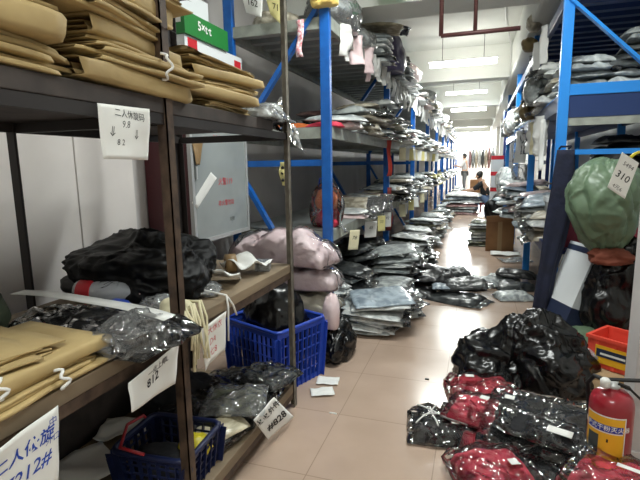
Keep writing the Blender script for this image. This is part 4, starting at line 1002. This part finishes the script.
# bulging heap towards the aisle at the second right post
GH = 'shiny bagged garments bulging out at the second right post'
for i, (x, y, z) in enumerate([((.52, .48)[k % 2]+RNG.uniform(-.05, .03), (5.92, 6.27)[k % 2], .63+.052*(k//2)) for k in range(16)]):
    c = ('silver', 'white', 'pale blue', 'silver', 'pale pink')[i % 5]
    add_pack((x, y, z), (R(RNG.uniform(-5, 5)), R(RNG.uniform(-8, 8)), R(RNG.uniform(-20, 20))), (.44/.36, .36/.30, .06/.055), c, f'{c} shiny bagged garment in the aisle-side heap, {"near" if i % 2 == 0 else "far"} column, layer {["one","two","three","four","five","six","seven","eight","nine"][i//2]}', GH, None, True)
# sacks and white bags hanging on the right rack front
GW = 'bags hanging on the right rack front'
def hang_bag(label, X, y, z, rx, ry, rz_, seed, mat, name='hanging_bag'):
    o = obj(name, bag_bm(rx, ry, rz_, seed, 4, .14, .2, 2.2, -.9), mat); o.location = (X, y, z); return tag(o, label, 'bag', GW)
TANB = pm('tan_sack', (150, 132, 92), .7, bump=.5, bscale=14, c2=(110, 94, 66), vscale=10)
hang_bag('tan sack bulging at the front of right rack upper shelf', .47, 5.35, 1.70, .085, .12, .22, 301, TANB)
hang_bag('grey plastic bundle above the tan sack on right rack', .48, 5.0, 1.80, .09, .16, .26, 302, PK['grey'])
hang_bag('small tan bundle hanging high where the sprinkler pipe ends', .47, 5.6, 2.42, .08, .10, .14, 303, TANB)
hang_bag('pale tan bundle high on the right rack under the ceiling', .47, 5.2, 2.52, .07, .10, .16, 304, PK['beige'])
for i, (y, z, w, L, m, l) in enumerate(((4.5, 1.66, .16, .34, 'white', 'wide white plastic bag hanging left of the right rack front post'), (4.9, 1.64, .10, .30, 'cream', 'cream plastic bag hanging second behind the right front post'),
        (5.25, 1.66, .12, .30, 'white', 'white plastic bag hanging under the tan sack'), (4.35, 1.62, .05, .42, 'white', 'narrow white strip hanging lowest beside the right front post'), (5.9, 1.66, .12, .30, 'silver', 'silvery plastic bag hanging past the tan sack'),
        (6.5, 1.66, .14, .4, 'white', 'white plastic bag hanging on right rack bay two'), (7.1, 1.6, .12, .34, 'silver', 'grey white plastic bag hanging deep in right rack bay two'), (5.1, 2.40, .10, .5, 'white', 'white plastic streamer hanging high beside the tan bundles'), (5.5, 2.36, .09, .42, 'silver', 'silver plastic streamer hanging under the high tan bundle'),
        (4.6, 2.42, .08, .32, 'white', 'short white streamer hanging high near the right front post'), (6.3, 1.25, .22, .62, 'white', 'long translucent plastic sheet draped over the right rack front'))):
    o = obj('hanging_plastic', ribbon_bm(w, L, 310+i, .03, 14), (WHITEPL if m == 'white' else FILM2 if m == 'silver' else CREAM) if i != 10 else film_dense); o.location = (RX-.02, y, z); o.rotation_euler.z = R(RNG.uniform(40, 75)); tag(o, l, 'plastic', GW)
for i, y in enumerate((7.6, 8.2, 8.8, 9.5)):
    hang_bag(f'pale bundle on the right rack front, {NTH[i]} beyond the draped sheet', .47, y, 1.74, .09, .2, .3, 330+i, PK[('white', 'silver', 'beige', 'grey')[i]])
    hang_bag(f'pale sack leaning out of right rack, {NTH[i]} beyond the shiny heap', .45, y, .66, .12, .2, .5, 340+i, PK[('silver', 'white', 'grey', 'white')[i]])
# bucket shaped box goods: carton on the aisle floor
t = thing('cardboard_box', 'brown cardboard box with tape standing in the aisle on the right', 'box', (.345, 7.25, 0), R(-4))
bm = bmesh.new(); box(bm, -.19, .19, -.16, .16, 0, .46, bev=.006); obj('box_body', bm, CARD, t, False)
obj('packing_tape', B(-.03, .03, -.1615, .1615, -.0, .462), TAPE, t, False)
bm = bmesh.new(); bar(bm, (-.19, -.16, .465), (.19, -.19, .50), .01, .09); obj('box_flap', bm, CARD, t, False)
pile(.06, 7.62, 0, 9, ['white', 'grey', 'silver', 'olive'], 'stack left of the brown cardboard box', GB, .30, .34, .05, .02, 0, 3)
for i, (x, y, l) in enumerate(((.52, 6.95, 'white plastic sheet on the floor before the cardboard box'), (.62, 6.5, 'pale blue plastic sheet on floor at the second right post'))):
    paper_sheet('plastic_sheet', l, (x-.12, y-.1, 0), .38, .3, R(20*i), 350+i, film_dense if i else WHITEPL, .03, 'plastic')
# far right: white boxes with red bands, blue box, black bag
for i in range(4):
    t = thing('white_carton', f'white carton with red band, {["bottom", "second", "third", "topmost"][i]} of the stack right of sitting person', 'carton', (.42, 11.6, .36*i)); obj('box_body', B(-.13, .13, -.2, .2, 0, .35), WBOX, t, False)
    obj('red_band', B(-.1312, .1312, -.2012, .2012, .26, .348), REDMARK, t, False)
bg = bag_bm(.22, .3, .55, 361, 4, .14, .25, 2); tag(obj('black_bag', bg, BAGBLK2), 'black bag on floor in front of the white red-banded cartons', 'bag').location = (.40, 10.9, 0)
t = thing('blue_carton', 'blue carton high on the far right rack', 'carton', (.65, 11.4, 2.002)); obj('box_body', B(-.14, .2, -.3, .3, 0, .36), BLUEBOX, t, False); obj('box_lid', B(-.145, .205, -.305, .305, .36, .4), WBOX, t, False)
# packages in front of the sitting person
pile(-.35, 12.35, 0, 4, ['dusty pink', 'grey', 'dusty pink', 'olive'], 'low stack before the sitting person', 'bagged garments being sorted by the sitting person', .75, .5, .075, .03, 0, 2)
pile(-.30, 12.45, .28, 3, ['silver', 'white', 'pale blue'], 'upper stack under the sitting person hands', 'bagged garments being sorted by the sitting person', .8, .5, .08, .03, 0, 2)
# clothes hanging at the far end
t = thing('clothes_rail', 'rail of pale hanging clothes at the far end of the aisle', 'clothes rail', (.2, 22.6, 0))
for x in (-.65, .65):
    bm = bmesh.new(); tube(bm, [(x, 0, 0), (x, 0, 2.0)], .02, 8); obj('upright', bm, ALU, t)
bm = bmesh.new(); tube(bm, [(-.65, 0, 2.0), (.65, 0, 2.0)], .02, 8); obj('rail', bm, ALU, t)
for i in range(9):
    o = obj('garment', bag_bm(.07, .22, .95, 370+i, 3, .1, .15, 2, -.9), PK[('dusty pink', 'grey', 'beige', 'white', 'charcoal', 'beige', 'dusty pink', 'grey', 'silver')[i]]); o.location = (.2-.55+.137*i, 22.6, 1.02)
    tag(o, f'garment on the far clothes rail, {NTH[i]} from the left', 'garment', 'garments on the far clothes rail')
o = B(-.3, .3, -.25, .25, 0, .55); tag(obj('cardboard_box', o, CARD, None, False), 'cardboard box on the floor under the far clothes rail', 'box').location = (.0, 21.9, 0)

# ------------------------------------------------------------------ emit the packs: the nearest 290 singly, the rest as one heap
cp = Vector((0, 0, CH))
PACKS.sort(key=lambda p: (p[0]-cp).length)
MAXP = 280
rest = PACKS[MAXP:]
for idx, (loc, rot, scl, colour, label, group, k, big) in enumerate(PACKS[:MAXP]):
    dist = (loc-cp).length
    if dist < 8.2:
        t = thing('bagged_garment', label, 'bagged garment', loc, 0, group); t.rotation_euler = rot; t.scale = scl
        g = bpy.data.objects.new('garment', var_mesh(k, colour)); COL.objects.link(g); g.parent = t
        f = bpy.data.objects.new('bag_flap', FLAP[k]); COL.objects.link(f); f.parent = t
    else:
        g = bpy.data.objects.new('bagged_garment', var_mesh(k, colour)); COL.objects.link(g)
        g.location = loc; g.rotation_euler = rot; g.scale = scl; tag(g, label, 'bagged garment', group)
if rest:
    bm = bmesh.new(); mats = []
    for loc, rot, scl, colour, label, group, k, big in rest:
        if colour not in mats: mats.append(colour)
        n0 = len(bm.verts); nf = len(bm.faces); bm.from_mesh(VAR[k]); bm.verts.ensure_lookup_table(); bm.faces.ensure_lookup_table()
        MM = Matrix.LocRotScale(loc, Euler(rot), Vector(scl))
        for v in bm.verts[n0:]: v.co = MM @ v.co
        for f in bm.faces[nf:]: f.material_index = mats.index(colour)
    o = obj('bagged_garments_far', bm, [PK[c] for c in mats])
    o.name = 'distant_garment_heap'
    tag(o, 'mass of far bagged garments filling the distant rack shelves', 'bagged garments', None, 'stuff')

# ------------------------------------------------------------------ people
def skinned(name, pts, bones, mat, parent, sub=2):
    me = bpy.data.meshes.new(name); keys = list(pts)
    me.from_pydata([pts[k][0] for k in keys], [(keys.index(a), keys.index(b)) for a, b in bones], [])
    o = bpy.data.objects.new(name, me); COL.objects.link(o)
    md = o.modifiers.new('skin', 'SKIN'); md.use_smooth_shade = True
    for i, k in enumerate(keys):
        r = pts[k][1]; me.skin_vertices[0].data[i].radius = (r, r) if not isinstance(r, tuple) else r
        me.skin_vertices[0].data[i].use_root = (i == 0)
    s = o.modifiers.new('sub', 'SUBSURF'); s.levels = sub; s.render_levels = sub
    dg = bpy.context.evaluated_depsgraph_get(); m2 = bpy.data.meshes.new_from_object(o.evaluated_get(dg))
    bpy.data.objects.remove(o); m2.materials.clear(); m2.materials.append(mat)
    for p in m2.polygons: p.use_smooth = True
    o = bpy.data.objects.new(name, m2); COL.objects.link(o); o.parent = parent
    return o
def head_parts(t, c, f, s=1.0):
    """hair, nose and ears on a head centred at c looking along f"""
    c = Vector(c); f = Vector(f).normalized(); sd = f.cross(Vector((0, 0, 1))).normalized()
    bm = bmesh.new(); bmesh.ops.create_icosphere(bm, subdivisions=3, radius=1)
    for v in bm.verts:
        p = v.co.copy(); v.co = c-f*.012+Vector((0, 0, .018))+(sd*p.x*.088+f*p.y*.1+Vector((0, 0, 1))*p.z*.115)*s
        if (v.co-c).dot(f) > .03*s and v.co.z < c.z+.05: v.co -= f*.075*s
    obj('hair', bm, HAIR, t)
    bm = bmesh.new()
    tube(bm, [c+f*.085*s+Vector((0, 0, .02)), c+f*.112*s+Vector((0, 0, -.02)), c+f*.09*s+Vector((0, 0, -.03))], [.008, .014, .01], 6)
    obj('nose', bm, SKIN, t)
    for k in (-1, 1):
        bm = bmesh.new(); lathe(bm, [(.002, -.008), (.022, -.004), (.024, .004), (.002, .008)], 10, Matrix.Translation(c+sd*k*.082*s+Vector((0, 0, -.005))) @ sd.to_track_quat('Z', 'Y').to_matrix().to_4x4()); obj('ear', bm, SKIN, t)
        bm = bmesh.new(); bmesh.ops.create_icosphere(bm, subdivisions=2, radius=.011, matrix=Matrix.Translation(c+f*.086*s+sd*k*.032*s+Vector((0, 0, .012)))); obj('eye', bm, INK, t)
    bm = bmesh.new(); bar(bm, c+f*.088*s-sd*.022+Vector((0, 0, -.055)), c+f*.088*s+sd*.022+Vector((0, 0, -.055)), .008, .008); obj('mouth', bm, REDMARK, t, False)
def hand_bones(P, Bn, wrist, d, up, pre):
    d = Vector(d).normalized(); up = Vector(up).normalized(); s = d.cross(up).normalized(); w = Vector(wrist)
    P[pre+'palm'] = (w+d*.05, (.035, .018)); Bn.append((pre+'wrist', pre+'palm'))
    for i, (off, L) in enumerate(((-.03, .07), (-.01, .08), (.01, .075), (.03, .06))):
        a, b_ = f'{pre}k{i}', f'{pre}t{i}'
        P[a] = (w+d*.095+s*off, .010); P[b_] = (w+d*(.095+L)+s*off*1.15-up*.03, .008); Bn += [(pre+'palm', a), (a, b_)]
    P[pre+'th'] = (w+d*.06+s*.055-up*.01, .011); P[pre+'th2'] = (w+d*.10+s*.07-up*.02, .009); Bn += [(pre+'palm', pre+'th'), (pre+'th', pre+'th2')]
# sitting person: seen from behind, bent to the left over the packages
t = thing('person', 'person in black shirt and blue jeans sitting low in the aisle sorting packages', 'person', (.20, 12.75, 0))
stool = thing('low_stool', 'low plastic stool under the sitting person', 'stool', (.22, 12.75, 0))
bm = bmesh.new(); box(bm, -.15, .15, -.13, .13, .235, .26, bev=.01); obj('seat', bm, PLASTR, stool, False)
for sx in (-1, 1):
    for sy in (-1, 1):
        bm = bmesh.new(); bar(bm, (sx*.13, sy*.11, 0), (sx*.11, sy*.09, .236), .03, .03); obj('leg', bm, PLASTR, stool, False)
P = {'pelvis': ((.04, 0, .36), (.15, .12)), 'waist': ((.01, .02, .50), (.135, .11)), 'chest': ((-.05, .03, .70), (.16, .12)), 'neck': ((-.13, .05, .84), .055), 'head': ((-.17, .07, .93), (.075, .085)), 'crown': ((-.19, .07, 1.01), .065)}
Bn = [('pelvis', 'waist'), ('waist', 'chest'), ('chest', 'neck'), ('neck', 'head'), ('head', 'crown')]
for s, nm, elbow, wrist, knee, foot in ((-1, 'l', (-.30, -.10, .60), (-.50, .0, .555), (-.22, -.20, .45), (-.20, -.24, .05)), (1, 'r', (-.22, .26, .58), (-.44, .16, .56), (-.20, .22, .46), (-.22, .26, .05))):
    P[nm+'sh'] = ((-.07, s*.17+.03, .76), .062); P[nm+'el'] = (elbow, .045); P[nm+'wrist'] = (wrist, .030)
    P[nm+'hip'] = ((.0, s*.09, .34), .095); P[nm+'kn'] = (knee, .065); P[nm+'an'] = (foot, .042); P[nm+'toe'] = ((foot[0]-.14, foot[1], .035), .036)
    Bn += [('chest', nm+'sh'), (nm+'sh', nm+'el'), (nm+'el', nm+'wrist'), ('pelvis', nm+'hip'), (nm+'hip', nm+'kn'), (nm+'kn', nm+'an'), (nm+'an', nm+'toe')]
    hand_bones(P, Bn, wrist, (-1, -.1*s, -.15), (0, 0, 1), nm)
skinned('body', P, Bn, SKIN, t)
def grow(keys, g, fl=1):
    d = {}
    for k in keys:
        r = P[k][1]; d[k] = (P[k][0], tuple(x+g for x in r) if isinstance(r, tuple) else r+g)
    return d
S = grow(['waist', 'pelvis', 'chest', 'lsh', 'lel', 'rsh', 'rel'], .014); skinned('black_shirt', S, [('waist', 'pelvis'), ('waist', 'chest'), ('chest', 'lsh'), ('lsh', 'lel'), ('chest', 'rsh'), ('rsh', 'rel')], SHIRTB, t)
S = grow(['pelvis', 'lhip', 'lkn', 'lan', 'rhip', 'rkn', 'ran'], .013); skinned('jeans', S, [('pelvis', 'lhip'), ('lhip', 'lkn'), ('lkn', 'lan'), ('pelvis', 'rhip'), ('rhip', 'rkn'), ('rkn', 'ran')], JEANS, t)
head_parts(t, P['head'][0], (-.9, .3, -.35))
# standing person far off
t = thing('person', 'person in pale grey top standing beside the left rack far down the aisle', 'person', (-.52, 21.0, 0))
P = {'pelvis': ((0, 0, .90), (.14, .10)), 'waist': ((0, 0, 1.05), (.13, .095)), 'chest': ((-.01, 0, 1.28), (.165, .11)), 'neck': ((-.02, 0, 1.45), .05), 'head': ((-.04, .0, 1.56), (.072, .085)), 'crown': ((-.04, 0, 1.64), .065)}
Bn = [('pelvis', 'waist'), ('waist', 'chest'), ('chest', 'neck'), ('neck', 'head'), ('head', 'crown')]
for s, nm, el, wr in ((-1, 'l', (-.17, -.22, 1.10), (-.32, -.14, 1.18)), (1, 'r', (-.12, .23, 1.10), (-.28, .16, 1.14))):
    P[nm+'sh'] = ((-.01, s*.18, 1.37), .058); P[nm+'el'] = (el, .042); P[nm+'wrist'] = (wr, .028)
    P[nm+'hip'] = ((0, s*.09, .86), .092); P[nm+'kn'] = ((-.02, s*.1, .48), .06); P[nm+'an'] = ((0, s*.11, .07), .04); P[nm+'toe'] = ((-.15, s*.12, .03), .034)
    Bn += [('chest', nm+'sh'), (nm+'sh', nm+'el'), (nm+'el', nm+'wrist'), ('pelvis', nm+'hip'), (nm+'hip', nm+'kn'), (nm+'kn', nm+'an'), (nm+'an', nm+'toe')]
    hand_bones(P, Bn, wr, (-1, -.2*s, .1), (0, 0, 1), nm)
skinned('body', P, Bn, SKIN, t)
S = grow(['waist', 'pelvis', 'chest', 'lsh', 'lel', 'rsh', 'rel'], .016); skinned('grey_top', S, [('waist', 'pelvis'), ('waist', 'chest'), ('chest', 'lsh'), ('lsh', 'lel'), ('chest', 'rsh'), ('rsh', 'rel')], SHIRTW, t)
S = grow(['pelvis', 'lhip', 'lkn', 'lan', 'rhip', 'rkn', 'ran'], .014); skinned('trousers', S, [('pelvis', 'lhip'), ('lhip', 'lkn'), ('lkn', 'lan'), ('pelvis', 'rhip'), ('rhip', 'rkn'), ('rkn', 'ran')], TROUG, t)
head_parts(t, P['head'][0], (-1, .2, -.1))

# ------------------------------------------------------------------ light
ld = bpy.data.lights.new('window_light', 'AREA'); ld.shape = 'RECTANGLE'; ld.size = 1.5; ld.size_y = 1.1; ld.energy = 320; ld.color = (.95, .98, 1)
lo = bpy.data.objects.new('window_light', ld); COL.objects.link(lo); lo.location = (-.35, YEND-.05, 2.45); lo.rotation_euler = (R(-80), 0, 0)
wd = bpy.data.worlds.new('world'); sc.world = wd; wd.use_nodes = True
wd.node_tree.nodes['Background'].inputs[0].default_value = (.9, .95, 1, 1); wd.node_tree.nodes['Background'].inputs[1].default_value = .25
vs = sc.view_settings
sc.display_settings.display_device = 'sRGB'; vs.view_transform = 'Standard'; vs.look = 'None'; vs.gamma = 1; vs.use_curve_mapping = False; vs.exposure = .5
sc.cycles.transparent_max_bounces = 16; sc.cycles.max_bounces = 8
